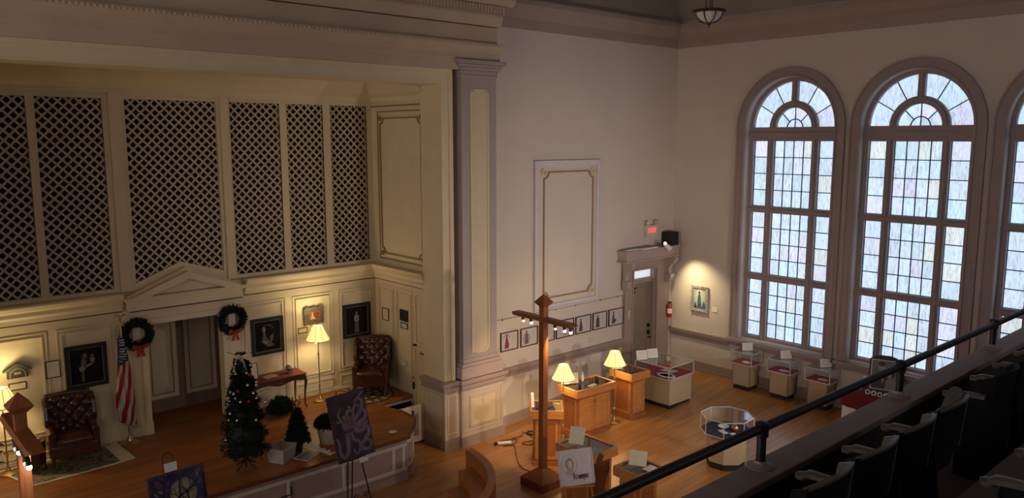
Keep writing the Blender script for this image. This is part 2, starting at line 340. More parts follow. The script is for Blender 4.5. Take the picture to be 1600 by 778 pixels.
def window(X, sgn, c, glassmat):
    wn[0] += 1; P = (Vector((X,0,0)), Vector((0,1,0)), Vector((0,0,1)), Vector((-sgn,0,0)))
    root = bpy.data.objects.new('window_%d' % wn[0], None); COL.objects.link(root); root['kind'] = 'structure'; root.location = (X, c, SILL)
    tr, fr, cm = MB(), MB(), MB(); T = M['windowtrim']
    # casing band on the wall and around the head
    for s_ in (-1, 1):
        a, b = sorted((c+s_*RI, c+s_*RO)); tr.rect(P, a, b, SILL-.08, SPR, 0, .045)
        a, b = sorted((c+s_*(RI-.0), c+s_*(RI+.035))); tr.rect(P, a, b, SILL, SPR, .045, .07)
        a, b = sorted((c+s_*(RO-.035), c+s_*RO)); tr.rect(P, a, b, SILL-.08, SPR, .045, .065)
    n = 36
    for i in range(n):
        a, b = PI*i/n, PI*(i+1)/n
        for r0, r1, d0, d1 in ((RI, RO, 0, .045), (RI, RI+.035, .045, .07), (RO-.035, RO, .045, .065)):
            tr.slab(P, [(c+r*math.cos(q), SPR+(r+.04)*math.sin(q)) for r, q in ((r0,a),(r1,a),(r1,b),(r0,b))], d0, d1)
    tr.build('casing', T, root, world=True)
    MB().rect(P, c-RO-.03, c+RO+.03, SILL-.1, SILL-.02, -.2, .14).rect(P, c-RO, c+RO, SILL-.2, SILL-.1, 0, .05).build('sill', T, root, world=True, bevel=.006)
    # sash frame
    f0, f1 = -.30, -.16
    for s_ in (-1, 1):
        a, b = sorted((c+s_*.925, c+s_*RI)); fr.rect(P, a, b, SILL, SPR, f0, f1)
        a, b = sorted((c+s_*.44, c+s_*.58)); fr.rect(P, a, b, SILL, 5.80, f0, f1); a, b = sorted((c+s_*.485, c+s_*.535)); fr.rect(P, a, b, SILL, 5.80, f1, f1+.035)
    for z0, z1 in ((5.76, 6.05), (4.18, 4.32), (2.66, 2.80), (SILL, 1.36)):
        fr.rect(P, c-RI, c+RI, z0, z1, f0, f1+.01)
    fr.rect(P, c-RI, c+RI, 5.87, 5.93, f1, f1+.05); fr.rect(P, c-RI, c+RI, 4.225, 4.275, f1, f1+.04); fr.rect(P, c-RI, c+RI, 2.705, 2.755, f1, f1+.04)
    def el(r, q): return (c+r*math.cos(q), SPR+r*1.04*math.sin(q))
    for r0, r1 in ((.94, RI), (.41, .55)):
        for i in range(n):
            a, b = PI*i/n, PI*(i+1)/n; fr.slab(P, [el(r0,a), el(r1,a), el(r1,b), el(r0,b)], f0, f1)
            if r0 == .41: fr.slab(P, [el(.455,a), el(.505,a), el(.505,b), el(.455,b)], f1, f1+.035)
    fr.rect(P, c-.065, c+.065, SPR+.5, SPR+1.02, f0, f1+.003); fr.rect(P, c-.025, c+.025, SPR+.5, SPR+1.0, f1, f1+.030)
    fr.build('sash', T, root, world=True)
    # lead cames
    q0, q1 = -.265, -.235
    tiers = ((1.36, 2.66), (2.80, 4.18), (4.32, 5.76)); g = MB(); cols = []
    def pane(pts):
        g.slab(P, pts, -.26, -.25); t_ = random.random()
        k = (1.0,1.0,1.0) if t_ < .55 else (.94,1.02,1.0) if t_ < .72 else (1.08,.95,1.0) if t_ < .90 else (1.12,1.02,.86)
        f = random.uniform(.90, 1.05); cols.extend([tuple(x*f for x in k)]*(len(pts)+2))
    for z0, z1 in tiers:
        h = (z1-z0)/4
        for lo, hi, nc in ((-.925,-.58,1), (-.44,.44,4), (.58,.925,1)):
            wdt = (hi-lo)/nc
            for i in range(nc):
                for j in range(4): pane([(c+lo+wdt*i, z0+h*j), (c+lo+wdt*(i+1), z0+h*j), (c+lo+wdt*(i+1), z0+h*(j+1)), (c+lo+wdt*i, z0+h*(j+1))])
            for i in range(nc+1): cm.rect(P, c+lo+wdt*i-.009, c+lo+wdt*i+.009, z0, z1, q0, q1)
            for j in range(5): cm.rect(P, c+lo, c+hi, z0+h*j-.009, z0+h*j+.009, q0, q1)
    for s_ in (0, 1):
        for i in range(3):
            a, b = [PI*s_+(1 if s_ == 0 else -1)*R(x) for x in (30*i, 30*(i+1))]
            mid = (a+b)/2; pane([el(.55,a), el(.945,a), el(.955,mid), el(.945,b), el(.55,b)])
            cm.strip(P, [el(.55,b), el(.95,b)], .018, q0, q1, close=False) if i < 2 else None
    for i in range(4):
        a, b = PI*i/4, PI*(i+1)/4; mid = (a+b)/2; pane([el(.18,a), el(.42,a), el(.425,mid), el(.42,b), el(.18,b)])
        if i: cm.strip(P, [el(.18,a), el(.42,a)], .018, q0, q1, close=False)
    for i in range(2): a, b = PI*i/2, PI*(i+1)/2; pane([el(0,a), el(.18,a), el(.18,(a+b)/2), el(.18,b)])
    cm.strip(P, [el(0,PI/2), el(.18,PI/2)], .018, q0, q1, close=False)
    for i in range(16): a, b = PI*i/16, PI*(i+1)/16; cm.slab(P, [el(.17,a), el(.19,a), el(.19,b), el(.17,b)], q0, q1)
    cm.build('lead_cames', M['came'], root, world=True)
    go = g.build('art_glass', glassmat, root, world=True)
    at = go.data.attributes.new('tint', 'FLOAT_COLOR', 'FACE')
    at.data.foreach_set('color', [x for cc in cols for x in (cc[0], cc[1], cc[2], 1.)])
    return root
window_wall('wall_right', XR, 1, WC, 0)
window_wall('wall_left', XL, -1, [8.62, 6.07, 3.52], 0)
for c in WC: window(XR, 1, c, M['art glass east'])
for c in (8.62, 6.07, 3.52): window(XL, -1, c, M['art glass west'])  # out of view; glow raised and warmed to brighten the front wall

# unseen glowing windows added to the rear wall as fill for the hall
for c in (-1.5, 4.5, 10.5):
    wn[0] += 1; root = bpy.data.objects.new('window_%d' % wn[0], None); COL.objects.link(root); root['kind'] = 'structure'; root.location = (c, YB, 6.)
    Pn = (Vector((c, YB, 0)), Vector((1,0,0)), Vector((0,0,1)), Vector((0,1,0)))
    MB().ring(Pn, -1.25, 1.25, 5.95, 9.25, .15, 0, .06).build('casing', M['windowtrim'], root, world=True)
    MB().rect(Pn, -1.1, 1.1, 6.1, 9.1, 0, .015).build('art_glass', glow('rear fill glass', (.93,.96,1.), REAR_FILL_STRENGTH), root, world=True)
    k = MB(); [k.rect(Pn, -1.1+.44*i-.012, -1.1+.44*i+.012, 6.1, 9.1, .015, .03) for i in range(6)]; [k.rect(Pn, -1.1, 1.1, 6.1+.5*i-.012, 6.1+.5*i+.012, .015, .031) for i in range(7)]; k.build('lead_cames', M['came'], root, world=True)

# cornices on walls
def profile_x(m, pts, x0, x1, Y, mi=0):    # pts (d,z) profile, runs along x on a wall facing -y
    m.prism([(x0, Y-d, z) for d, z in pts], (x1-x0, 0, 0), mi)
def profile_y(m, pts, y0, y1, X, s, mi=0):
    m.prism([(X-s*d, y0, z) for d, z in pts], (0, y1-y0, 0), mi)
CP = [(0,7.90),(.05,7.90),(.05,8.10),(.08,8.13),(.14,8.18),(.20,8.28),(.24,8.33),(.24,8.42),(0,8.42)]
m = MB(); profile_x(m, CP, 9.6, XR, YF); struct(m.build('trim_cornice_front', M['wallcornice']))
m = MB(); profile_y(m, CP, YB, YF, XR, 1); struct(m.build('trim_cornice_right', M['wallcornice']))
m = MB(); profile_y(m, CP, YB, YF, XL, -1); struct(m.build('trim_cornice_left', M['wallcornice']))
# chair rails + baseboards
RP = [(0,1.03),(.025,1.03),(.03,1.08),(.06,1.14),(.07,1.20),(.07,1.22),(0,1.22)]
m = MB(); profile_x(m, RP, 9.75, 13.72, YF); profile_x(m, [(0,1.06-.03),(.02,1.03),(.02,1.06),(0,1.06)], 9.75, 13.72, YF); struct(m.build('trim_rail_front', M['mauve']))
m = MB(); profile_y(m, RP, 9.86, YF, XR, 1); profile_y(m, RP, YB, 3.52-RO-.02, XR, 1)
for a, b in ((7.32, 7.37), (4.77, 4.82)): profile_y(m, RP, a, b, XR, 1)
struct(m.build('trim_rail_right', M['mauve']))
m = MB()
for x0, x1 in ((9.78, 10.0), (10.0, 13.72)):
    m.hexa([(x0,YF-.03,fz(x0)-.02),(x1,YF-.03,fz(x1)-.02),(x1,YF,fz(x1)-.02),(x0,YF,fz(x0)-.02)], [(x0,YF-.03,fz(x0)+.21),(x1,YF-.03,fz(x1)+.21),(x1,YF,fz(x1)+.21),(x0,YF,fz(x0)+.21)])
struct(m.build('baseboard_front', M['mauve']))
m = MB(); m.box(XR-.03, XR, YB, YF, .2, .50).box(XR-.045, XR, YB, YF, .2, .34); struct(m.build('baseboard_right', M['mauve']))

# ------------------------------------------------------------------ proscenium surround
PF = 11.36
m = MB()
m.box(OX1, 8.66, PF, YF+.45, 0, 7.02)                       # right jamb
m.box(OX0-.24, OX0, PF, YF+.45, 0, 7.02)
m.box(OX0, OX1, PF, YF+.45, 6.76, 7.02)
m.box(8.585, 8.662, PF-.03, PF, 1.3, 6.95); m.box(OX0-.24, 8.66, PF-.03, PF, 6.95, 7.02); m.box(OX1+.001, OX1+.02, PF-.012, PF, 1.3, 6.76); m.box(OX0, OX1+.02, PF-.012, PF, 6.76, 6.78)
struct(m.build('trim_proscenium', M['cream']))
# entablature
m = MB(); EX0, EX1 = -.3, 9.62
def ent(pts, x1, mi=0): profile_x(m, [(d-.34+.0, z) for d, z in pts], EX0, x1, YF-.34, mi)
ent([(0,7.02),(.30,7.02),(.30,7.20),(.33,7.22),(.33,7.30),(.36,7.33),(.42,7.44),(.43,7.50),(0,7.50)], EX1+.06)
ent([(0,7.50),(.33,7.50),(.33,7.80),(0,7.80)], EX1)
ent([(0,7.80),(.36,7.82),(.40,7.90),(.44,7.98),(.44,8.02),(0,8.02)], EX1+.05)
ent([(0,8.02),(.42,8.02),(.42,8.18),(0,8.18)], EX1+.10)
ent([(0,8.18),(.50,8.18),(.56,8.26),(.62,8.42),(.62,8.48),(0,8.48)], EX1+.25)
for i in range(140): # dentil band, egg-and-dart
    x = EX1+.06-i*.07
    m.box(x-.054, x, YF-.46, YF-.41, 8.04, 8.165)
    m.ball((x-.03, YF-.425, 7.47), .022, 6)
struct(m.build('trim_entablature', M['cornice']))
# pilasters (right one visible, left twin for symmetry)
def pilaster(name, xc):
    root = bpy.data.objects.new(name, None); COL.objects.link(root); root['kind'] = 'structure'; root.location = (xc, YF, 0)
    k = MB(); x0, x1 = xc-.41, xc+.41
    k.box(x0, x1, 11.25, YF, 1.6, 6.94); P = frame_y(11.25); ch = .06
    a, b, z0, z1 = xc-.20, xc+.20, 1.79, 6.68
    k.build('shaft', M['lavender'], root, world=True)
    k = MB(); k.rect(P, a, b, z0, z1, -.001, .004); k.build('shaft_panel', M['panelcream'], root, world=True)
    pts = [(a+ch*1.6,z0),(b-ch*1.6,z0),(b-ch,z0+ch*.9),(b,z0+ch*1.2),(b,z1-ch*1.2),(b-ch,z1-ch*.9),(b-ch*1.6,z1),(a+ch*1.6,z1),(a+ch,z1-ch*.9),(a,z1-ch*1.2),(a,z0+ch*1.2),(a+ch,z0+ch*.9)]
    k = MB(); k.strip(P, pts, .028, 0, .02); k.build('panel_moulding', M['cream'], root, world=True)
    k = MB(); k.box(x0-.02, x1+.02, 11.22, YF, 6.90, 6.95).box(x0-.02, x1+.02, 11.22, YF, 6.95, 7.02).box(x0-.06, x1+.06, 11.19, YF, 7.02, 7.08).box(x0-.10, x1+.10, 11.16, YF, 7.08, 7.13).box(x0-.14, x1+.16, 11.12, YF, 7.13, 7.20)
    k.build('capital', M['lavender'], root, world=True, bevel=.012)
    k = MB(); k.box(x0-.03, x1+.03, 11.22, YF, 1.62, 1.70).box(x0-.07, x1+.07, 11.19, YF, 1.55, 1.62).box(x0-.10, x1+.10, 11.17, YF, 1.33, 1.55)
    k.build('base', M['lavender'], root, world=True, bevel=.012)
    k = MB(); k.box(x0-.07, x1+.14, 11.22, YF, .2, 1.13); k.build('pedestal', M['pedestal'], root, world=True)
    k = MB(); k.ring(frame_y(11.22), xc-.30, xc+.40, .36, .98, .05, 0, .018); k.ring(frame_y(11.22), x0-.04, x1+.10, .28, 1.07, .03, 0, .010)
    k.build('pedestal_moulding', M['pedestal'], root, world=True)
    k = MB(); k.rect(frame_y(11.22), xc-.25, xc+.35, .41, .93, 0, .006); k.build('pedestal_panel', M['panelcream'], root, world=True)
    k = MB(); k.box(x0-.09, x1+.17, 11.19, YF, 0, .20); k.build('plinth', M['mauve'], root, world=True)
    k = MB(); k.box(x0-.14, x1+.20, 11.13, YF, 1.24, 1.32).box(x0-.10, x1+.16, 11.17, YF, 1.13, 1.24); k.build('ledge', M['mauve'], root, world=True, bevel=.012)
pilaster('trim_1', 9.205); pilaster('trim_2', .135)
# jamb pedestal
def jamb(name, x0, x1, s):
    root = bpy.data.objects.new(name, None); COL.objects.link(root); root['kind'] = 'structure'; root.location = ((x0+x1)/2, PF, 0)
    MB().box(x0, x1, 11.30, 11.97, .2, 1.13).build('pedestal', M['pedestal'], root, world=True)
    MB().box(x0-.02, x1, 11.28, 11.98, 0, .2).build('plinth', M['mauve'], root, world=True)
    MB().box(x0-.10, x1+.06, 11.20, 11.98, 1.24, 1.32).box(x0-.06, x1+.04, 11.24, 11.98, 1.13, 1.24).build('ledge', M['mauve'], root, world=True, bevel=.012)
    k = MB(); k.ring(frame_y(11.30), x0+.06, x1-.05, .28, 1.05, .03, 0, .01)
    k.ring((Vector((x0,0,0)), Vector((0,1,0)), Vector((0,0,1)), Vector((-1,0,0))), 11.40, 11.88, .3, 1.02, .03, 0, .012)
    k.build('moulding', M['cream'], root, world=True)
jamb('trim_3', 8.385, 8.73, 1); jamb('trim_4', .62, .955, -1)

# ------------------------------------------------------------------ stage alcove
AB = 13.8; AX0, AX1 = .84, 8.50
DX0, DX1, DZ = 3.98, 5.27, 2.68        # recess doorway
def notched(a, b, z0, z1, ch):
    o = []
    for cx, cz, s0, s1, st in ((a, z0, 1, 1, 90), (b, z0, -1, 1, 180), (b, z1, -1, -1, 270), (a, z1, 1, -1, 360)):
        pass
    def q(cx, cz, a0, a1): return [(cx+ch*math.cos(R(a0+(a1-a0)*i/6)), cz+ch*math.sin(R(a0+(a1-a0)*i/6))) for i in range(7)]
    return q(a, z0, 90, 0)+q(b, z0, 180, 90)+q(b, z1, 270, 180)+q(a, z1, 360, 270)
m = MB()
m.box(AX0-.1, DX0, AB, AB+.2, 0, 3.27); m.box(DX1, AX1+.1, AB, AB+.2, 0, 3.27); m.box(DX0, DX1, AB, AB+.2, DZ, 3.27)
m.box(AX0-.1, AX1+.1, AB, AB+.2, 6.52, 6.95)
struct(m.build('wall_stage_back', M['cream']))
m = MB(); m.box(AX1, AX1+.2, YF+.4, AB+.2, 0, 6.95); struct(m.build('wall_stage_right', M['cream']))
m = MB(); m.box(AX0-.2, AX0, YF+.4, AB+.2, 0, 6.95); struct(m.build('wall_stage_left', M['cream']))
m = MB(); m.box(AX0-.2, AX1+.2, YF+.3, AB+1.5, 6.95, 7.1); struct(m.build('ceiling_stage', M['cream']))
m = MB()
UC = [(0,6.52),(.03,6.52),(.04,6.60),(.12,6.66),(.22,6.78),(.34,6.95),(0,6.95)]
profile_x(m, UC, AX0, AX1, AB); profile_y(m, UC, YF+.4, AB, AX1, 1); struct(m.build('trim_stage_cove', M['cream']))
# dark organ chamber behind the lattice
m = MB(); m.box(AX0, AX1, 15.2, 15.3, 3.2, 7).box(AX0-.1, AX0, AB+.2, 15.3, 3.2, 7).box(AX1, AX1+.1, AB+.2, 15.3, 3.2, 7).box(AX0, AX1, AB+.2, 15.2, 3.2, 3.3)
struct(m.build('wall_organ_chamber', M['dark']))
# recess behind doorway
m = MB(); m.box(3.7, 5.9, 14.82, 14.95, .6, 3.2).box(DX1+.32, DX1+.4, AB+.2, 14.85, .6, 3.2).box(DX0-.20, DX0-.05, AB+.2, 14.85, .6, 3.2).box(3.6, 6., AB+.2, 14.95, DZ+.25, DZ+.35)
struct(m.build('wall_recess', M['recess']))
P = frame_y(14.82); m = MB(); m2 = MB(); m3 = MB()
for a, b in ((4.23, 4.78), (4.92, 5.50)):
    m.ring(P, a, b, 1.02, 2.75, .07, 0, .02); m3.ring(P, a+.07, b-.07, 1.09, 2.68, .03, 0, .012); m2.rect(P, a+.10, b-.10, 1.12, 2.65, 0, .008)
rc = m.build('trim_recess_panels', M['cream']); struct(rc); m2.build('panel_field', M['panelcream'], rc); m3.build('panel_edge', M['gold'], rc)
# main horizontal cornice between panelling and lattice
SCO = [(0,2.98),(.05,2.98),(.06,3.05),(.10,3.10),(.10,3.16),(.16,3.20),(.20,3.26),(.20,3.29),(0,3.30)]
m = MB(); profile_x(m, SCO, AX0, 3.62, AB); profile_x(m, SCO, 5.70, AX1, AB); profile_y(m, SCO, 11.96, AB, AX1, 1); profile_y(m, SCO, 11.96, AB, AX0, -1)
struct(m.build('trim_stage_cornice', M['cream']))
m = MB(); P = frame_y(AB)
m.rect(P, AX0, 3.62, 2.955, 2.975, 0, .012); m.rect(P, 5.70, AX1, 2.955, 2.975, 0, .012); m.rect(frame_x(AX1), 12.0, AB, 2.955, 2.975, 0, .012); m.rect(P, 3.7, 5.62, 2.955, 2.97, .15, .16)
struct(m.build('trim_shadow_gap', M['crack']))
# pediment
ped = bpy.data.objects.new('trim_pediment', None); COL.objects.link(ped); ped['kind'] = 'structure'; ped.location = (4.65, AB, 3)
xc = 4.65; hw = 1.02
m = MB(); m.rect(P, xc-hw, xc+hw, 3.14, 3.20, 0, .24); m.rect(P, xc-hw+.05, xc+hw-.05, 2.98, 3.14, 0, .16); m.build('entablature', M['cream'], ped, world=True)
m = MB()
for s in (-1, 1):
    m.slab(P, [(xc+s*(hw+.02), 3.16), (xc, 3.56), (xc, 3.43), (xc+s*(hw-.30), 3.17)], 0, .26); m.slab(P, [(xc+s*(hw-.02), 3.20), (xc, 3.62), (xc, 3.56), (xc+s*(hw+.02), 3.16)], 0, .12)
m.build('raking_cornice', M['cream'], ped, world=True)
MB().slab(P, [(xc-.75,3.2),(xc+.75,3.2),(xc,3.45)], 0, .10).build('tympanum', M['cream'], ped, world=True)
m = MB(); m.rect(P, DX0-.10, DX0, ST, DZ+.1, 0, .03); m.rect(P, DX1, DX1+.10, ST, DZ+.1, 0, .03); m.rect(P, DX0-.1, DX1+.1, DZ, DZ+.1, 0, .03); m.rect(P, DX0-.12, DX0+.01, ST, ST+.22, 0, .045); m.rect(P, DX1-.01, DX1+.12, ST, ST+.22, 0, .045)
m.build('door_casing', M['cream'], ped, world=True)

# lattice screen
def clip(poly, p, d):       # line p+t d against convex polygon (ccw)
    t0, t1 = -1e9, 1e9; n = len(poly)
    for i in range(n):
        a = Vector(poly[i]); b = Vector(poly[(i+1)%n]); e = b-a; nx, ny = -e.y, e.x
        den = nx*d[0]+ny*d[1]; num = nx*(p[0]-a.x)+ny*(p[1]-a.y)
        if abs(den) < 1e-9:
            if num < 0: return None
        elif den > 0: t0 = max(t0, -num/den)
        else: t1 = min(t1, -num/den)
    return (t0, t1) if t1-t0 > .02 else None
LZ0, LZ1 = 3.36, 6.44
bays = [(1.10, 1.35), (1.35+.12, 2.48), (2.60, 3.53), (3.87, 5.36), (5.60, 6.53), (6.67, 7.41), (7.57, 8.37)]
scr = bpy.data.objects.new('trim_lattice_screen', None); COL.objects.link(scr); scr['kind'] = 'structure'; scr.location = (4.65, AB, 3.3)
PL = frame_y(AB+.04)
pit = .150
for bi, (a, b) in enumerate(bays):
    polys = [[(a,LZ0),(b,LZ0),(b,LZ1),(a,LZ1)]]
    if bi == 3: # gable shaped lower edge over the pediment
        x_ = xc-.03; polys = [[(a,3.40),(x_,3.70),(x_,LZ1),(a,LZ1)], [(x_,3.70),(b,3.46),(b,LZ1),(x_,LZ1)]]
    m = MB()
    for po in polys:
        for s, dd in ((1, 0), (-1, .012)):
            k0 = int(math.floor((min(x for x, _ in po)-7)/pit)); k1 = int((max(x for x, _ in po)+7)/pit)+1
            for k in range(k0, k1):
                p = (k*pit, 0); d = Vector((1, s)).normalized(); c_ = clip(po, p, d)
                if c_:
                    q0 = Vector(p)+d*c_[0]; q1 = Vector(p)+d*c_[1]; nn = Vector((-d.y, d.x))*.0165
                    m.slab(PL, [q0-nn, q1-nn, q1+nn, q0+nn], dd, dd+.012)
    m.build('lattice_panel', M['lattice'], scr, world=True)
m = MB(); P2 = frame_y(AB)
edges = [AX0]+[e for ab in bays for e in ab]+[AX1]
for i in range(0, len(edges), 2): m.rect(P2, edges[i], edges[i+1], 3.28, 6.5, -.10, .004)
m.rect(P2, AX0, AX1, 6.44, 6.55, -.10, 0); m.rect(P2, AX0, 3.87, 3.28, 3.36, -.1, 0); m.rect(P2, 5.36, AX1, 3.28, 3.36, -.1, 0)
m.slab(P2, [(3.86,3.28),(xc,3.28),(xc-.03,3.70),(3.86,3.40)], -.1, 0); m.slab(P2, [(xc,3.28),(5.37,3.28),(5.37,3.46),(xc-.03,3.70)], -.1, 0)
m.build('screen_frame', M['cream'], scr, world=True)
m = MB()
for x0, x1 in ((3.62, 3.80), (5.42, 5.56)): m.rect(P2, x0, x1, 3.3, 6.55, 0, .05)
m.build('screen_pilaster', M['cream'], scr, world=True)
m = MB()
for a, b in bays[:3]+bays[4:]: m.ring(P2, a-.012, b+.012, LZ0-.012, LZ1+.012, .012, -.03, .008)
m.build('screen_moulding', M['cream'], scr, world=True)

# wainscot panelling on stage walls
wp = bpy.data.objects.new('trim_stage_panelling', None); COL.objects.link(wp); wp['kind'] = 'structure'; wp.location = (4.65, AB, ST)
m = MB(); mi = MB(); bs = MB()
for a, b in ((1.05, 1.75), (1.88-.3, 2.44), (2.69, 3.42), (5.68, 6.44), (6.70, 7.42), (7.67, 8.38)):
    m.ring(P2, a-.06, b+.06, 1.14, 2.80, .02, 0, .014); m.ring(P2, a, b, 1.20, 2.74, .022, 0, .022)
    bs.ring(P2, a-.04, b+.04, ST+.09, ST+.28, .02, 0, .015)
bs.rect(P2, AX0, DX0-.1, ST, ST+.06, 0, .02); bs.rect(P2, DX1+.1, AX1, ST, ST+.06, 0, .02)
PX = frame_x(AX1)
for a, b in ((13.16, 13.65), (12.51, 12.99)):
    m.ring(PX, a-.05, b+.05, ST+.12, 2.86, .02, 0, .014); m.ring(PX, a, b, ST+.20, 2.78, .022, 0, .02)
m.ring(PX, 11.99, 12.36, 1.86, 2.80, .02, 0, .02)
m.build('panel_moulding', M['cream'], wp, world=True); bs.build('base_moulding', M['cream'], wp, world=True)
m = MB(); pts = notched(12.08, 13.48, 3.52, 6.20, .11); m.strip(PX, pts, .03, 0, .022); m.ring(PX, 12.0, 13.58, 3.40, 6.34, .025, 0, .015); m.rect(PX, 12., AB, 6.42, 6.45, 0, .02)
for y_, z_ in ((12.08,3.52),(13.48,3.52),(12.08,6.2),(13.48,6.2)): m.arc(PX, (y_,z_), .035, .055, 0, 2*PI, 0, .018, 12); m.disc(PX, (y_,z_), .02, .02, 0, .02)
m.build('upper_panel_moulding', M['gold'], wp, world=True)
# side door at the stage stairs
d = bpy.data.objects.new('door_2', None); COL.objects.link(d); d['kind'] = 'structure'; d.location = (AX1, 12.2, 0)
m = MB(); m.ring(PX, 11.97, 12.42, .2, 1.80, .05, 0, .03); m.build('casing', M['cream'], d, world=True)
m = MB(); m.rect(PX, 12.02, 12.37, .2, 1.75, 0, .012); m.build('leaf', M['panelcream'], d, world=True)
m = MB(); m.rect(PX, 12.34, 12.42, 1.80, 1.83, .0, .05); m.build('head_strip', M['crack'], d, world=True)
m = MB(); m.rect(PX, 12.395, 12.43, .92, 1.06, .03, .06); m.ball((AX1-.05, 12.41, 1.16), .018, 8); m.build('latch', M['black'], d, world=True)

# stage floor and front
sf = [(AX0, AB+1.2), (AX0, 10.73), (7.20, 10.73), (7.30, 10.86), (7.47, 11.0), (7.62, 11.16), (7.76, 11.36), (7.80, 11.45), (7.81, 11.93), (7.66, 12.56), (AX1, 12.56), (AX1, AB+1.2)]
m = MB(); m.prism([(x, y, ST-.035) for x, y in sf], (0,0,.035))
struct(m.build('floor_stage', M['stagefloor']))
def offs(pts, e):
    out = []
    for i, p in enumerate(pts):
        a = Vector(pts[max(0, i-1)]); b = Vector(pts[min(len(pts)-1, i+1)]); t = (b-a).normalized(); n = Vector((-t.y, t.x)); out.append(Vector(p)+n*e)
    return out
fl_ = [Vector(q) for q in ((.0,10.77),(7.17,10.77),(7.19,10.86),(7.33,10.90),(7.46,11.03),(7.58,11.18),(7.68,11.33),(7.72,11.42),(7.76,11.50),(7.76,11.93))]
def wallstrip(m, pts, z0, z1, e0, e1, mi=0):
    A = offs(pts, -e0); B = offs(pts, -e1)
    for i in range(len(pts)-1): m.hexa([(*A[i],z0),(*A[i+1],z0),(*B[i+1],z0),(*B[i],z0)], [(*A[i],z1),(*A[i+1],z1),(*B[i+1],z1),(*B[i],z1)], mi)
st = bpy.data.objects.new('trim_stage_front', None); COL.objects.link(st); st['kind'] = 'structure'; st.location = (4.65, 10.77, 0)
m = MB(); wallstrip(m, fl_, 0, ST-.035, -.03, 0); m.build('face', M['stageface'], st, world=True)
m = MB(); wallstrip(m, fl_, 0, .13, 0, .03); m.build('kickboard', M['stageface'], st, world=True)
m = MB(); wallstrip(m, fl_, .17, .23, 0, .014); wallstrip(m, fl_, .60, .655, 0, .014)
for x in (1.2, 2.15, 3.1, 4.05, 5.0, 5.95, 6.9, 7.1): m.box(x-.025, x+.025, 10.756, 10.77, .2, .63)
for i in (4, 6, 8): p = fl_[i]; m.rbox(p.x+.005, p.y-.005, .2, .63, .05, .02, R(48))
m.build('rail_moulding', M['stagetrim'], st, world=True)
m = MB(); ns = [Vector(q) for q in sf[1:9]]; wallstrip(m, ns, ST-.04, ST+.004, -.03, .02); m.build('nosing', M['nosing'], st, world=True)
m = MB(); m.box(5.02, 5.05, 10.755, 10.77, .38, .52).box(4.86, 5.03, 10.755, 10.77, .38, .40); m.build('crack', M['crack'], st, world=True)
# platform front over the stair well, well interior, guard
m = MB(); m.box(7.66, AX1, 12.53, 12.57, ST-.08, ST-.035).box(7.6, AX1, 12.50, 12.56, ST-.035, ST); struct(m.build('trim_platform_edge', M['oakdark']))
m = MB(); m.box(7.2, AX1, 12.57, 12.62, 0, ST-.16).box(7.70, 7.76, 11.9, 12.6, 0, ST-.04); struct(m.build('wall_stair_well', M['dark']))
m = MB()
for i, (a, b) in enumerate(((11.98, 12.18), (12.18, 12.38), (12.38, 12.57))): m.box(7.76, AX1, a, b, 0, .12+.12*i)
struct(m.build('trim_stair_steps', M['blackmat']))
g = bpy.data.objects.new('trim_stair_guard', None); COL.objects.link(g); g['kind'] = 'structure'; g.location = (8.1, 11.94, 0)
PG = frame_y(11.96)
MB().rect(PG, 7.74, 8.38, .04, .76, -.04, 0).build('guard_board', M['cream'], g, world=True)
MB().rect(PG, 7.78, 8.24, .17, .60, 0, .008).build('guard_panel', M['stageface'], g, world=True)
MB().rect(PG, 8.10, 8.12, .60, .68, .008, .03).build('catch', M['black'], g, world=True)

# ------------------------------------------------------------------ big wall panel on the front wall
m = MB(); P = frame_y(YF)
pn = struct(m.ring(P, 10.85, 12.82, 2.25, 5.36, .11, 0, .04).ring(P, 10.85, 12.82, 2.25, 5.36, .03, .04, .06).build('trim_wall_panel', M['lilacwhite']))
m = MB(); m.rect(P, 10.96, 12.71, 2.36, 5.25, 0, .008); m.build('panel_field', M['wall'], pn)
m = MB(); m.strip(P, notched(11.13, 12.60, 2.50, 5.12, .13), .03, .008, .03); m.build('inner_moulding', M['gold'], pn)
m = MB()
for x_ in (11.13, 12.60):
    for z_ in (2.50, 5.12): m.arc(P, (x_,z_), .055, .085, 0, 2*PI, .008, .04, 16); m.arc(P, (x_,z_), .02, .035, 0, 2*PI, .008, .045, 12); m.disc(P, (x_,z_), .05, .05, .008, .02)
m.build('corner_rosettes', M['cream'], pn)
m = MB(); m.tube([(9.86, YF-.02, 2.23), (13.7, YF-.02, 2.23)], .007, 6)
for x_ in (10.0, 10.6, 11.5, 12.1, 12.9, 13.5): m.box(x_-.01, x_+.01, YF-.03, YF, 2.205, 2.25)
m.tube([(13.67, YF-.02, 2.23), (13.67, YF-.02, 1.25)], .007, 6)
struct(m.build('trim_picture_wire', M['mauve']))

# ------------------------------------------------------------------ door at the right end of the front wall
d = bpy.data.objects.new('door_1', None); COL.objects.link(d); d['kind'] = 'structure'; d.location = (14.4, YF, 0)
m = MB(); m.rect(P, 13.70, 13.99, 0.1, 3.05, 0, .06).rect(P, 14.87, 15.36, .15, 3.05, 0, .06).rect(P, 13.99, 14.87, 2.76, 3.05, 0, .06)
m.rect(P, 13.96, 14.0, .15, 2.76, .06, .075).rect(P, 14.86, 14.9, .15, 2.76, .06, .075).rect(P, 13.96, 14.9, 2.76, 2.8, .06, .077)
m.rect(P, 13.99, 14.03, .1, 2.78, -.3, 0).rect(P, 14.83, 14.87, .1, 2.78, -.3, 0).rect(P, 13.99, 14.87, 2.74, 2.78, -.3, 0).rect(P, 14.03, 14.83, 2.43, 2.52, -.16, -.05)
m.build('casing', M['mauve'], d, world=True)
m = MB(); PD = frame_y(YF+.12); m.rect(PD, 14.03, 14.83, .1, 2.43, -.04, 0)
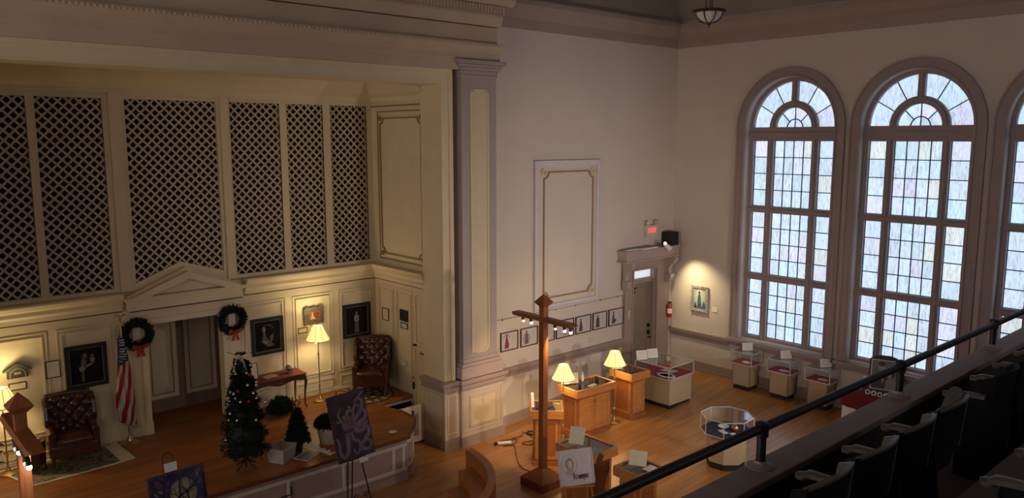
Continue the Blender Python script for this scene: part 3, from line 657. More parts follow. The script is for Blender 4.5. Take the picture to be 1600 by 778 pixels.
for z0, z1 in ((.35, 1.0), (1.12, 1.5), (1.62, 2.30)): m.ring(PD, 14.13, 14.73, z0, z1, .025, 0, .012)
m.build('leaf', mat('door paint', (.24,.19,.155), .55), d, world=True)
m = MB(); m.rect(PD, 14.03, 14.83, 2.53, 2.73, -.02, -.01); m.build('transom_glass', glow('transom glass', (.62,.72,.80), .75), d, world=True)
m = MB(); m.tube([(14.08, YF+.08, 2.27), (14.16, YF+.02, 2.33), (14.30, YF+.08, 2.31)], .012, 6).box(14.06, 14.18, YF+.04, YF+.12, 2.20, 2.26)
m.build('door_closer', M['black'], d, world=True)
m = MB(); m.rect(PD, 14.74, 14.80, 1.30, 1.38, 0, .04).rect(PD, 14.74, 14.80, 1.12, 1.22, 0, .05); m.ball((14.77, YF+.05, 1.05), .03); m.build('lock', M['black'], d, world=True)
m = MB(); m.rect(P, 13.80, 13.85, 1.66, 1.86, .06, .09); m.build('switch_plate', M['plastic'], d, world=True)
sh = thing('door_shelf', 'pale mauve shelf on scrolled brackets above the dark panelled door', 'shelf', (14.4, YF, 3.05))
m = MB(); m.box(13.44, 15.40, 11.22, YF, 3.22, 3.29).box(13.47, 15.38, 11.25, YF, 3.05, 3.22).box(13.44, 15.40, 11.235, YF, 3.02, 3.06); m.build('shelf_board', M['lavender'], sh, world=True, bevel=.006)
def bracket(x):
    m = MB(); pr = [(0,3.02),(.26,3.02),(.27,2.95),(.22,2.86),(.13,2.80),(.08,2.70),(.10,2.60),(.14,2.52),(.12,2.42),(.06,2.36),(0,2.36)]
    m.prism([(x-.06, YF-.06-a, b) for a, b in pr], (.12, 0, 0)); m.prism([(x-.075, YF-.05-a, b) for a, b in ((0,2.45),(.17,2.50),(.17,2.58),(0,2.6))], (.15,0,0)); return m
for x_ in (13.66, 15.25): bracket(x_).build('bracket', M['lavender'], sh, world=True)
sp = thing('loudspeaker', 'small black loudspeaker on the right end of the shelf over the door', 'speaker', (15.22, 11.4, 3.29))
MB().box(15.06, 15.38, 11.27, 11.53, 3.29, 3.60).build('cabinet', M['blackmat'], sp, world=True, bevel=.01); MB().box(15.09, 15.35, 11.26, 11.272, 3.32, 3.57).build('grille', M['black'], sp, world=True)
_l = bpy.data.lights.new('picture_spot', 'SPOT'); _l.energy = 105; _l.color = (1., .80, .42); _l.shadow_soft_size = .05; _l.spot_size = R(92); _l.spot_blend = 1.
_o = bpy.data.objects.new('picture_spot', _l); COL.objects.link(_o); _o.location = (14.88, 11.0, 3.12); _o.rotation_euler = (Vector((15.5, 10.66, 2.0))-_o.location).to_track_quat('-Z', 'Y').to_euler()
sl = thing('spotlight', 'clip spotlight with a pink glowing bulb on the door shelf edge', 'spotlight', (14.72, 11.2, 3.29))
m = MB(); m.cyl((14.74,11.19,3.36), (14.84,11.09,3.24), .045, .07, 16); m.build('lamp_housing', M['white'], sl, world=True)
MB().ball((14.73,11.17,3.38), .04, 12).build('bulb', M['bulbpink'], sl, world=True); MB().cyl((14.70,11.25,3.29),(14.74,11.18,3.33),.015).build('clip', M['black'], sl, world=True)
tag(MB().box(14.0, 14.55, 11.23, 11.33, 3.29, 3.315).box(13.55, 14.0, 11.30, 11.42, 3.29, 3.31).build('light_bar', M['white']), 'flat white strip lying on top of the door shelf', 'strip')
ex = thing('exit_sign', 'beige exit sign with red letters and two lamp heads above the door', 'exit sign', (14.58, YF, 3.5))
m = MB(); m.rect(P, 14.40, 14.76, 3.52, 3.80, 0, .09); m.build('housing', M['plastic'], ex, world=True, bevel=.008)
def text(body, size, name, material, parent, P, u, v, d, shear=0., ext=.001, squash=1.):
    cu = bpy.data.curves.new(name, 'FONT'); cu.body = body; cu.size = size; cu.align_x = 'CENTER'; cu.align_y = 'CENTER'; cu.extrude = ext; cu.shear = shear
    tmp = bpy.data.objects.new(name+'_tmp', cu); COL.objects.link(tmp)
    dg = bpy.context.evaluated_depsgraph_get(); dg.update()
    me = bpy.data.meshes.new_from_object(tmp.evaluated_get(dg)); bpy.data.objects.remove(tmp)
    O, U, V, N = P; o_ = Vector((0,0,0)); p_ = parent
    while p_ is not None: o_ += p_.location; p_ = p_.parent
    for vv in me.vertices:
        a = vv.co; vv.co = O+U*(u+a.x*squash)+V*(v+a.y)+N*(d+a.z)-o_
    me.materials.clear(); me.materials.append(material)
    o = bpy.data.objects.new(name, me); COL.objects.link(o); o.parent = parent; return o
text('EXIT', .17, 'lettering', M['exit'], ex, P, 14.60, 3.67, .093, squash=.85, ext=.002)
for x_, s_ in ((14.44, -1), (14.76, 1)):
    m = MB(); m.cyl((x_, YF-.05, 3.80), (x_, YF-.05, 3.86), .012); m.cyl((x_, YF-.03, 3.88), (x_+s_*.02, YF-.11, 3.86), .035, .055, 14); m.build('lamp_head', M['plastic'], ex, world=True)
MB().tube([(14.66, YF-.02, 3.52), (14.66, YF-.02, 3.30)], .006, 6).build('cable', M['plastic'], ex, world=True)
fe = thing('fire_extinguisher', 'red fire extinguisher hung beside the door in the corner', 'fire extinguisher', (15.28, YF-.14, 1.5))
m = MB(); m.lathe([(.0,0),(.055,.0),(.06,.02),(.06,.26),(.05,.31),(.02,.34),(0,.34)], (0,0,0)); m.build('cylinder', M['red'], fe, smooth=True)
MB().lathe([(.0611,.10),(.0611,.22)], (0,0,0)).build('label_band', M['white'], fe); MB().box(-.04,.05,-.015,.015,.34,.38).tube([(.03,0,.36),(.08,0,.33),(.085,0,.2),(.07,0,.1)], .010, 6).build('valve', M['black'], fe)
MB().box(-.03,.03,.05,.085,.1,.3).build('wall_bracket', M['black'], fe)

# picture with spotlight on the right wall
PR = frame_x(XR)
mp_ = thing('ornate_framed_picture', 'spotlit picture of a veiled figure in an ornate silver frame, right of the door', 'picture', (XR, 10.69, 2.03))
m = MB(); m.ring(PR, 10.46, 10.93, 1.73, 2.33, .05, 0, .04)
for i in range(9):
    u = 10.48+i*.054; m.ball((XR-.035, u, 1.735+.008*math.sin(i*2)), .028, 8); 
    if i < 4: m.ball((XR-.035, u, 2.325), .026, 8)
for i in range(5): m.ball((XR-.035, 10.93, 1.80+i*.05), .022, 8); m.ball((XR-.035, 10.465, 1.95+i*.07), .022, 8)
m.build('frame', mat('silvered frame', (.50,.49,.44), .35, metal=.4, noise=.4, nscale=25), mp_, world=True)
m = MB(); m.rect(PR, 10.50, 10.89, 1.77, 2.29, 0, .015, 0); m.disc(PR, (10.70,2.03), .15, .24, .015, .017, 1); m.disc(PR, (10.70,2.08), .10, .18, .017, .019, 2)
m.slab(PR, [(10.76,1.80),(10.64,1.80),(10.66,2.02),(10.68,2.14),(10.73,2.14),(10.75,2.0)], .019, .021, 3); m.disc(PR, (10.705,2.18), .025, .033, .021, .023, 4)
m.slab(PR, [(10.64,1.80),(10.52,1.80),(10.53,1.90),(10.58,1.98)], .019, .021, 3); m.slab(PR, [(10.85,1.80),(10.76,1.80),(10.80,1.90),(10.83,1.95)], .019, .021, 4)
m.build('picture_sheet', [mat('pale sage', (.38,.44,.36), .6), mat('pale blue grey', (.48,.55,.55), .6), mat('veil white', (.60,.63,.60), .6), mat('blue robe', (.06,.13,.20), .6, noise=.5, nscale=20), M['ink']], mp_, world=True)
tag(MB().rect(PR, 10.20, 10.35, 1.775, 1.88, 0, .012).build('wall_label', M['white']), 'small white label on the right wall beside the spotlit picture', 'label')
m = MB(); m.rect(P, 12.55, 12.64, 1.30, 1.42, 0, .012); tag(m.build('wall_outlet', M['plastic']), 'ivory outlet plate under the row of prints', 'outlet')

# seven-figure prints on the front wall
pr_specs = [(9.95, 10.42, 'red robed figure under an arch', (.20,.03,.04)), (10.49, 10.97, 'figure before a round wheel', (.14,.10,.12)), (11.02, 11.46, 'faint figure, mostly behind the wooden cross', (.22,.10,.12)), (11.51, 12.05, 'small pale drawing, partly behind the cross arm', (.30,.25,.26)),
            (12.11, 12.60, 'dark hooded figure in purple', (.08,.05,.10)), (12.66, 13.13, 'two slim dark figures', (.05,.04,.06)), (13.19, 13.69, 'figure in a curled pose, last before the door', (.12,.09,.11))]
Pm = mat('print paper', (.52,.48,.50), .6, noise=.03)
for i, (a, b, txt, c_) in enumerate(pr_specs):
    t = thing('framed_print', 'square print of a %s' % txt, 'print', ((a+b)/2, YF, 1.76), group='square prints along the rail')
    MB().ring(P, a, b, 1.57, 1.96, .018, 0, .03).build('frame', M['walnut'], t, world=True)
    m = MB(); m.rect(P, a+.015, b-.015, 1.585, 1.945, 0, .012, 0); x0 = a+.17 if i != 3 else a+.27
    cl = mat('print figure %d' % i, c_, .7, noise=.4, nscale=30)
    if i == 0: m.arc(P, (x0,1.83), .075, .085, 0, PI, .012, .014, 14, 2)
    if i == 1: m.arc(P, (x0,1.74), .095, .102, 0, 2*PI, .012, .014, 20, 2)
    m.slab(P, [(x0-.06,1.62),(x0+.05,1.62),(x0+.055,1.70),(x0+.03,1.80),(x0+.015,1.85),(x0-.02,1.85),(x0-.035,1.78),(x0-.05,1.70)], .012, .015, 1); m.disc(P, (x0,1.875), .02, .026, .012, .015, 2)
    if i in (1, 5): m.slab(P, [(x0-.08,1.72),(x0-.07,1.72),(x0-.02,1.84),(x0-.03,1.84)], .012, .016, 1); m.slab(P, [(x0+.08,1.72),(x0+.07,1.72),(x0+.02,1.84),(x0+.03,1.84)], .012, .016, 1)
    if i == 6: m.disc(P, (x0+.06,1.68), .05, .025, .012, .015, 1, rot=.6)
    for k in range(6): m.rect(P, b-.16, b-.07-.03*(k % 2), 1.87-k*.03, 1.874-k*.03, .012, .0135, 3)
    m.build('printed_sheet', [Pm, cl, M['ink'], M['greyink']], t, world=True)

for _x, _d in ((9.4, 'nearer the stage'), (12.6, 'nearer the windows')):  # fixtures and spots added out of view to brighten the front wall
    o = thing('added_fill_spot', 'black added fill lamp under the balcony edge, the one %s' % _d, 'spotlight', (_x, 2.2, 2.96), group='added fill lamps under the balcony')
    MB().cyl((0,0,0),(0,0,-.10),.02).build('bracket', M['black'], o); MB().cyl((0,-.10,-.10),(0,.12,-.13),.09,.10,18).build('housing', M['black'], o); MB().cyl((0,.12,-.13),(0,.125,-.13),.085,.085,18).build('lens', glow('fill spot lens', (1.,.85,.65), 4.), o)
    l = bpy.data.lights.new('front_wall_fill', 'SPOT'); l.energy = FILL_SPOT_POWER; l.color = (1., .84, .72); l.shadow_soft_size = .12; l.spot_size = R(84); l.spot_blend = 1.
    lo = bpy.data.objects.new('front_wall_fill', l); COL.objects.link(lo); lo.parent = o; lo.location = (0, .26, -.14); lo.rotation_euler = (Vector((11.0 if _x < 11 else 12.0, 11.5, 2.6))-Vector((_x, 2.46, 2.82))).to_track_quat('-Z', 'Y').to_euler()
# ------------------------------------------------------------------ pendant lamp
pc = at_z(1108, 22, 7.70); pc = _C+(ray(1108, 24)/FPX)*12
pl = thing('pendant_lamp', 'bronze bowl pendant lamp with white glass, hanging from the ceiling', 'pendant lamp', pc)
m = MB(); m.lathe([(.21,.03),(.255,.035),(.25,.075),(.20,.085),(.19,.06)], (0,0,0), 28)
for k in range(8):
    a = 2*PI*k/8+.25; m.tube([(rr*math.cos(a), rr*math.sin(a), zz) for rr, zz in ((.225,.035),(.20,-.03),(.14,-.085),(.07,-.11),(.02,-.115))], .009, 6)
m.lathe([(.0,-.20),(.012,-.18),(.006,-.16),(.03,-.14),(.045,-.115),(0,-.11)], (0,0,0), 14)
m.build('bowl_frame', M['walnut'], pl, smooth=True)
MB().lathe([(.0,-.112),(.07,-.105),(.14,-.078),(.19,-.03),(.215,.035),(.205,.035),(.18,-.025),(.13,-.07),(.06,-.095),(0,-.10)], (0,0,0), 28).build('glass_bowl', mat('opal glass', (.75,.70,.68), .3), pl, smooth=True)
m = MB()
for k in range(3): a = 2*PI*k/3+.4; m.tube([(.055*math.cos(a), .055*math.sin(a), .07), (.04*math.cos(a), .04*math.sin(a), TOP-pc.z-.06)], .010, 6)
m.lathe([(.03,.06),(.075,.065),(.075,.085),(.03,.09)], (0,0,0), 14); m.build('rod', M['walnut'], pl)
MB().lathe([(.0,0),(.09,0),(.05,-.06),(.0,-.06)], (0,0,TOP-pc.z), 16).build('canopy', M['walnut'], pl)

# ------------------------------------------------------------------ lamps
def floor_lamp(label, loc, h, power, group=None, base_r=.13, k=1.):
    t = thing('floor_lamp', label, 'floor lamp', loc, group=group)
    MB().lathe([(0,0),(base_r,0),(base_r,.02),(base_r*.75,.035),(base_r*.25,.05),(.02,.10),(.012,.12),(0,.12)], (0,0,0), 28).build('base', M['brass'], t, smooth=True)
    m = MB(); m.cyl((0,0,.1), (0,0,h-.30), .011, .011, 12)
    for z in (.30, .62*h, .80*h): m.lathe([(.011,-.03),(.02,-.012),(.024,0),(.02,.012),(.011,.03)], (0,0,z), 14)
    m.tube([(-.10,0,h-.30),(-.09,0,h-.34),(-.05,0,h-.35),(0,0,h-.33),(.05,0,h-.35),(.09,0,h-.34),(.10,0,h-.30)], .006, 6)
    m.build('pole', M['brass'], t, smooth=True)
    r0, r1, z0, z1 = .225*k, .095*k, h-.285, h-.01
    pf = [(r0, z0), (r0*.88, z0+.05), (r0*.70, z0+.13), (r0*.54, z0+.21), (r1, z1)]
    n = 32; m = MB()
    vs = []; fs = []
    for r_, z_ in pf:
        for j in range(n): a = 2*PI*j/n; q = 1-.03*(1 if j % 4 == 2 else 0); vs.append((r_*q*math.cos(a), r_*q*math.sin(a), z_))
    for i in range(len(pf)-1):
        for j in range(n): fs.append((i*n+j, i*n+(j+1)%n, (i+1)*n+(j+1)%n, (i+1)*n+j))
    m.add(vs, fs)
    sh = m.build('lamp_shade', M['shade'], t, smooth=True)
    sd = sh.modifiers.new('thick', 'SOLIDIFY'); sd.thickness = .003
    m = MB()
    for j in range(8): a = 2*PI*j/8; m.tube([(r_*1.005*math.cos(a), r_*1.005*math.sin(a), z_) for r_, z_ in pf], .0035, 4)
    m.tube([(r0*math.cos(2*PI*j/32), r0*math.sin(2*PI*j/32), z0) for j in range(32)], .005, 5, close=True); m.tube([(r1*math.cos(2*PI*j/24), r1*math.sin(2*PI*j/24), z1) for j in range(24)], .004, 5, close=True)
    m.build('shade_trim', M['seam'], sh)
    MB().lathe([(0,z1-.03),(r1*.8,z1-.03)], (0,0,0), 20).build('diffuser', M['shadetop'], t)
    MB().ball((0,0,h-.15), .03, 12).build('bulb', M['bulb'], t)
    for zz, pw in ((h+.02, power*.45), (h-.30, power*.55)):
        l = bpy.data.lights.new('lamp_light', 'SPOT'); l.energy = pw; l.color = (1., .79, .40); l.shadow_soft_size = .07; l.spot_size = R(150); l.spot_blend = .6
        lo = bpy.data.objects.new('lamp_light', l); COL.objects.link(lo); lo.parent = t; lo.location = (0, 0, zz)
        lo.rotation_euler = (PI if zz > h else 0, 0, 0)
    l = bpy.data.lights.new('shade_glow', 'POINT'); l.energy = power*.16; l.color = (1., .77, .38); l.shadow_soft_size = .22
    lo = bpy.data.objects.new('shade_glow', l); COL.objects.link(lo); lo.parent = t; lo.location = (0, 0, h+.06)
    return t
LP = 40
floor_lamp('brass floor lamp lit on the stage, between the red topped table and the corner armchair', (6.947, 13.40, ST), 1.50, LP)
floor_lamp('lit brass floor lamp at the far left edge beside the left armchair', (1.80, 13.50, ST), 1.36, LP)
floor_lamp('lit brass lamp in front of the two door oak case, nearer the wooden cross', (10.38, 10.18, .019), 1.52, LP*.9)
floor_lamp('lit brass lamp between the two oak display cases', (11.71, 10.045, .085), 1.50, LP*.9)

# ------------------------------------------------------------------ wooden crosses with spotlights
def cross(label, cx, cy, bulbs, targets, power, bx=0.):
    t = thing('wooden_cross', label, 'cross', (cx, cy, 0)); C = M['cherry']
    m = MB(); m.hexa([(-.27,-.27,0),(.27,-.27,0),(.27,.27,0),(-.27,.27,0)], [(-.27,-.27,.14),(.27,-.27,.14),(.27,.27,.14),(-.27,.27,.14)])
    m.hexa([(-.27,-.27,.14),(.27,-.27,.14),(.27,.27,.14),(-.27,.27,.14)], [(-.07,-.07,.30),(.07,-.07,.30),(.07,.07,.30),(-.07,.07,.30)]); m.build('plinth', C, t, bevel=.005)
    MB().box(-.055,.055,-.055,.055,.25,3.10).build('post', C, t, bevel=.006)
    m = MB(); m.hexa([(-.055,-.055,3.08),(.055,-.055,3.08),(.055,.055,3.08),(-.055,.055,3.08)], [(-.115,-.115,3.15),(.115,-.115,3.15),(.115,.115,3.15),(-.115,.115,3.15)])
    m.hexa([(-.115,-.115,3.15),(.115,-.115,3.15),(.115,.115,3.15),(-.115,.115,3.15)], [(-.001,-.001,3.29),(.001,-.001,3.29),(.001,.001,3.29),(-.001,.001,3.29)]); m.build('finial', C, t)
    m = MB(); z = 2.87
    m.hexa([(-.09,-.66,z-.03),(.09,-.66,z-.03),(.09,.66,z-.03),(-.09,.66,z-.03)], [(-.07,-.66,z+.03),(.07,-.66,z+.03),(.07,.66,z+.03),(-.07,.66,z+.03)])
    for s in (-1, 1): m.hexa([(-.09,s*.66,z-.03),(.09,s*.66,z-.03),(.05,s*.74,z),(-.05,s*.74,z)], [(-.07,s*.66,z+.03),(.07,s*.66,z+.03),(.04,s*.74,z+.01),(-.04,s*.74,z+.01)])
    m.build('crossbar', C, t, bevel=.004)
    for (y0, y1) in (((.25,.62), (-.66,-.18)) if bx == 0 else ((-.28,-.06), (-.72,-.45))): MB().box(bx-.02,bx+.02,y0,y1,z-.055,z-.03).build('light_track', M['black'], t)
    for (y_, mt) in bulbs:
        h = MB().cyl((bx,y_,z-.045), (bx*1.2+.02,y_,z-.10), .018, .028, 12).build('spot_head', M['black'], t)
        MB().ball((bx*1.2+.025,y_,z-.126), .026, 12).build('bulb', M[mt], h)
        l = bpy.data.lights.new('spot_lamp', 'SPOT'); l.energy = power; l.color = (1., .66, .33) if mt != 'bulbcool' else (.9,.85,.8); l.shadow_soft_size = .04; l.spot_size = R(70); l.spot_blend = .9
        lo = bpy.data.objects.new('spot_lamp', l); COL.objects.link(lo); lo.parent = t; lo.location = (.06, y_, z-.19)
        lo.rotation_euler = (Vector(targets[bulbs.index((y_, mt)) % len(targets)])-Vector((cx+.06, cy+y_, z-.19))).to_track_quat('-Z', 'Y').to_euler()
    return t
cross('tall wooden cross with spotlights under its arms, standing among the display cases', 8.76, 9.06, [(.52,'bulbpink'),(.32,'bulb'),(-.25,'bulbpink'),(-.46,'bulb'),(-.60,'bulb')], [(9.3,11.0,.2),(10.2,11.3,.8),(9.6,10.2,.3),(9.9,8.6,.2),(10.6,9.0,.2)], 85)
cross('wooden cross at the lower left edge with cool white bulbs under its arm', 1.33, 8.94, [(-.10,'bulbcool'),(-.23,'bulbcool'),(-.58,'bulbcool'),(-.70,'bulbcool')], [(2.2,12.6,.8),(1.6,11.5,.8)], 12, -.075)

# ------------------------------------------------------------------ glass cases on the floor
def card_stand(label, x, y, z, w_, h_, rz, lean=.35, name='caption_card', group=None, m_='white', lines=5):
    t = thing(name, label, 'card', (x, y, z), group=group)
    Pc = frame_rot((0,0,.003), rz, lean); m = MB(); m.rect(Pc, -w_/2, w_/2, 0, h_, 0, .006, 0)
    for k in range(lines): m.rect(Pc, -w_*.36, w_*(.36-.08*(k % 3)), h_*(.78-.14*k), h_*(.80-.14*k), .006, .007, 1)
    m.build('sheet', [M[m_], M['greyink']], t); O, U, V, N = Pc
    MB().slab((O, N*-1, V, U), [(0,0),(.05,.0),(0,h_*.8)], -.004, .004).build('easel_foot', M['silver'], t)
    return t
def tall_case(label, F, yaw_=0.):
    w_, d_ = .40, .53; x, y = F[0]+.21, F[1]+.27; z0 = fz(F[0]); H = 1.11-z0
    t = thing('pedestal_display_case', label, 'display case', (x, y, z0), group='pedestal cases under the windows')
    X, Y = .215, .275
    MB().box(-.15,.15,-.19,.19,-.01,.10).build('kick_base', M['blackmat'], t)
    MB().box(-.17,.17,-.21,.21,.10,H-.27).build('cabinet', M['laminate'], t, bevel=.003)
    m = MB()
    for sx in (-1, 1):
        for sy in (-1, 1): m.box(sx*.17-.004, sx*.17+.004, sy*.21-.004, sy*.21+.004, .10, H-.27)
    m.build('edge_trim', M['walnut'], t)
    MB().box(-X,X,-Y,Y,H-.285,H-.26).build('deck_rim', M['silver'], t)
    MB().box(-X+.012,X-.012,-Y+.012,Y-.012,H-.262,H-.252).build('velvet_deck', M['maroon'], t)
    m = MB(); b = .009
    for sx in (-1, 1):
        for sy in (-1, 1): m.box(sx*(X-b)-b, sx*(X-b)+b, sy*(Y-b)-b, sy*(Y-b)+b, H-.26, H)
    for s in (-1, 1): m.box(-X,X,s*(Y-b)-b,s*(Y-b)+b,H-.016,H).box(s*(X-b)-b,s*(X-b)+b,-Y,Y,H-.016,H)
    m.build('metal_frame', M['silver'], t)
    MB().box(-X+.004,X-.004,-Y+.004,Y-.004,H-.008,H-.003).build('glass_top', M['topglass'], t); m = MB()
    for s in (-1, 1): m.box(-X+.01,X-.01,s*(Y-.007)-.002,s*(Y-.007)+.002,H-.25,H-.016).box(s*(X-.007)-.002,s*(X-.007)+.002,-Y+.01,Y-.01,H-.25,H-.016)
    m.build('glass_box', M['glass'], t)
    return t, (x, y, z0+H)
fl_pts = [(15.035,8.96,'pedestal glass case under the first window, nearest the room corner'),(15.08,8.07,'middle one of the three pedestal glass cases under the windows'),(15.10,7.21,'pedestal glass case beside the red draped table')]
for i, (x, y, lb) in enumerate(fl_pts):
    t, c = tall_case(lb, (x-.03, y)); w_ = ('first', 'middle', 'last')[i]
    card_stand('white caption card standing on the %s pedestal case, counted from the corner' % w_, c[0]+.03, c[1]-.02-.02*i, 1.115,   .24, .17, R(-38), .22, group='caption cards on the pedestal cases')
    o = thing('white_relic', 'small white flat object on maroon velvet inside the %s pedestal case' % w_, 'exhibit', (c[0]-.06, c[1]-.05, .862), group='objects in the pedestal cases')
    m = MB(); m.lathe([(0,0),(.09,.0),(.085,.012),(.04,.02+.012*(i == 0)),(0,.022)], (0,0,0), 9); ob = m.build('paper_form', M['white'], o); ob.scale = (.8, 1.25, 1)
# wide glass table case
t = thing('glass_table_case', 'wide glass topped display table with maroon lining beside the small oak case', 'display case', (13.38, 10.08, .165))
X, Y, H = .44, .46, .905
MB().box(-X+.09,X-.08,-Y+.04,Y-.04,-.03,.08).build('kick_base', M['blackmat'], t); MB().box(-X+.05,X-.07,-Y+.01,Y-.01,.08,H-.27).build('cabinet', M['laminate'], t, bevel=.003)
MB().box(-X,X,-Y,Y,H-.28,H-.255).build('deck_rim', M['silver'], t); MB().box(-X+.01,X-.01,-Y+.01,Y-.01,H-.258,H-.248).build('velvet_deck', M['maroon'], t)
m = MB(); b = .010
for sx in (-1, 1):
    for sy in (-1, 1): m.box(sx*(X-b)-b, sx*(X-b)+b, sy*(Y-b)-b, sy*(Y-b)+b, H-.26, H)
for s in (-1, 1): m.box(-X,X,s*(Y-b)-b,s*(Y-b)+b,H-.018,H).box(s*(X-b)-b,s*(X-b)+b,-Y,Y,H-.018,H)
m.build('metal_frame', M['silver'], t)
MB().box(-X+.004,X-.004,-Y+.004,Y-.004,H-.009,H-.003).build('glass_top', M['topglass'], t); m = MB()
for s in (-1, 1): m.box(-X+.01,X-.01,s*(Y-.007)-.002,s*(Y-.007)+.002,H-.25,H-.02).box(s*(X-.007)-.002,s*(X-.007)+.002,-Y+.01,Y-.01,H-.25,H-.02)
m.build('glass_box', M['glass'], t)
zt = .165+H+.002
card_stand('left one of two leaning cards on the wide glass table case', 13.02, 10.40, zt, .24, .20, R(-28), .3, group='leaning cards on the glass table case')
card_stand('right one of two leaning cards on the wide glass table case', 13.30, 10.33, zt, .24, .20, R(-28), .3, group='leaning cards on the glass table case')
o = thing('oval_frame', 'white oval framed picture lying inside the wide glass table case', 'framed picture', (13.12, 9.83, .832))
ob = MB().lathe([(.17,0),(.17,.012),(.13,.016),(.13,.0)], (0,0,0), 28).build('frame', M['white'], o); ob.scale = (.8,1.25,1)
ob = MB().lathe([(0,.004),(.132,.004)], (0,0,0), 28).build('picture', mat('grey engraving', (.20,.20,.19), .6, noise=.5, nscale=40), o); ob.scale = (.8,1.25,1)
o = thing('document_sheet', 'pale sheet of paper lying on maroon velvet in the wide glass case', 'document', (13.48, 10.02, .826)); MB().box(-.12,.12,-.16,.16,.0,.004).build('paper', M['cream card'], o)

# octagonal case
c8 = (11.66, 7.39); z0 = fz(c8[0]); t = thing('octagonal_display_case', 'octagonal glass display case standing alone beyond the balcony rail', 'display case', (c8[0], c8[1], z0))
H = .98-z0; a0 = R(22.5)+R(4); RR = .455
MB().lathe([(.33,-.01),(.33,.10),(0,.10)], (0,0,0), 8, a0=a0).build('kick_base', M['blackmat'], t); MB().lathe([(.345,.10),(.345,H-.29),(0,H-.29)], (0,0,0), 8, a0=a0).build('cabinet', M['laminate'], t)
m = MB(); cor = [(RR*math.cos(a0+2*PI*k/8), RR*math.sin(a0+2*PI*k/8)) for k in range(8)]
for zz in (H-.285, H-.005): m.tube([(x, y, zz) for x, y in cor], .010, 4, close=True)
for x, y in cor: m.cyl((x,y,H-.285), (x,y,H-.005), .008, .008, 6)
m.build('metal_frame', M['silver'], t); MB().lathe([(0,H-.29),(RR,H-.29),(RR,H-.275),(0,H-.275)], (0,0,0), 8, a0=a0).build('deck', mat('navy felt', (.03,.04,.075), .9), t)
MB().lathe([(RR-.006,H-.275),(RR-.006,H-.01)], (0,0,0), 8, a0=a0).build('glass_box', M['glass'], t); MB().lathe([(0,H-.006),(RR,H-.006)], (0,0,0), 8, a0=a0).build('glass_top', M['topglass'], t)
zt = z0+H-.272
for i, (dx, dy, rz, lb) in enumerate(((-.14,-.02,R(-25),'white label card at the left inside the octagonal case'),(-.12,-.24,R(-25),'white label card at the front inside the octagonal case'))):
    o = thing('label_card', lb, 'card', (c8[0]+dx, c8[1]+dy, zt)); MB().rbox(0,0,0,.004,.10,.19,rz).build('sheet', M['white'], o)
o = thing('ornate_cup', 'gold and red ornament inside the octagonal case', 'ornament', (c8[0]+.06, c8[1]-.13, zt))
MB().lathe([(0,0),(.05,0),(.065,.03),(.06,.07),(.035,.10),(0,.10)], (0,0,0), 18).build('body', M['brass'], o, smooth=True); MB().lathe([(.066,.03),(.067,.05),(.062,.06)], (0,0,0), 18).build('red_band', M['red'], o)
o = thing('white_dish', 'small white shell-like dish in the octagonal case', 'dish', (c8[0]+.02, c8[1]+.08, zt)); MB().lathe([(0,0),(.05,.0),(.10,.04),(.095,.045),(.045,.012),(0,.01)], (0,0,0), 20).build('bowl', M['white'], o, smooth=True)

# ------------------------------------------------------------------ oak cases
def oak_case(label, c, w_, d_, ztop, rz=0., doors=0, group='oak display cases'):
    z0 = fz(c[0])-.01; H = ztop-z0; t = thing('oak_display_case', label, 'display case', (c[0], c[1], z0), rz, group)
    X, Y = w_/2, d_/2; bx, by = X-.07, Y-.07
    MB().box(-bx-.02,bx+.02,-by-.02,by+.02,0,.09).build('plinth', M['oakdark'], t, bevel=.004)
    MB().box(-bx,bx,-by,by,.09,H-.16).build('cabinet', M['oakdark'], t, bevel=.004)
    m = MB(); k = .045
    m.box(-X,X,-Y,-Y+k,H-.15,H).box(-X,X,Y-k,Y,H-.15,H).box(-X,-X+k,-Y+k,Y-k,H-.15,H).box(X-k,X,-Y+k,Y-k,H-.15,H).box(-X+k,X-k,-Y+k,Y-k,H-.155,H-.14)
    m.build('tray', M['oak'], t, bevel=.004)
    MB().box(-X+k,X-k,-Y+k,Y-k,H-.14,H-.13).build('lining', mat('slate lining', (.035,.033,.035), .8), t)
    MB().box(-X+k,X-k,-Y+k,Y-k,H-.022,H-.016).build('glass_top', M['trayglass'], t)
    F = (Vector((0,-by,0)), Vector((1,0,0)), Vector((0,0,1)), Vector((0,-1,0)))
    if doors:
        wd = (2*bx-.06)/doors
        for i in range(doors):
            a = -bx+.03+wd*i; dm = MB(); dm.ring(F, a+.008, a+wd-.008, .13, H-.20, .055, 0, .018).rect(F, a+.06, a+wd-.06, .18, H-.25, 0, .006)
            dd = dm.build('door', M['oak'], t, bevel=.003); hx = a+wd-.035 if i == 0 else a+.035
            MB().tube([(hx,-by-.018,H-.27),(hx,-by-.04,H-.285),(hx,-by-.04,H-.325),(hx,-by-.018,H-.34)], .006, 6).build('handle', M['brass'], dd)
    else:
        MB().ring(F, -bx+.03, bx-.03, .13, H-.20, .05, 0, .012).build('front_frame', M['oak'], t)
    for s in (-1, 1):
        Fs = (Vector((s*bx,0,0)), Vector((0,1,0)), Vector((0,0,1)), Vector((s,0,0))); MB().ring(Fs, -by+.02, by-.02, .11, H-.18, .05, 0, .008).build('side_frame', M['oak'], t)
    return t
oak_case('large two door oak display case with a glazed top, between the two lit lamps', (11.00, 10.15), 1.05, .58, 1.045, R(-3), 2)
oak_case('small one door oak case beside the wide glass table case', (12.26, 10.11), .57, .62, 1.08, R(-2), 1)
oak_case('narrow oak lectern case turned towards the balcony, just behind the tall cross', (9.50, 9.74), .60, .60, 1.04, R(-43), 0)
oak_case('oak case behind the portrait sign, with a lit sheet inside', (8.69, 8.00), .64, .75, 1.05, 0, 0)
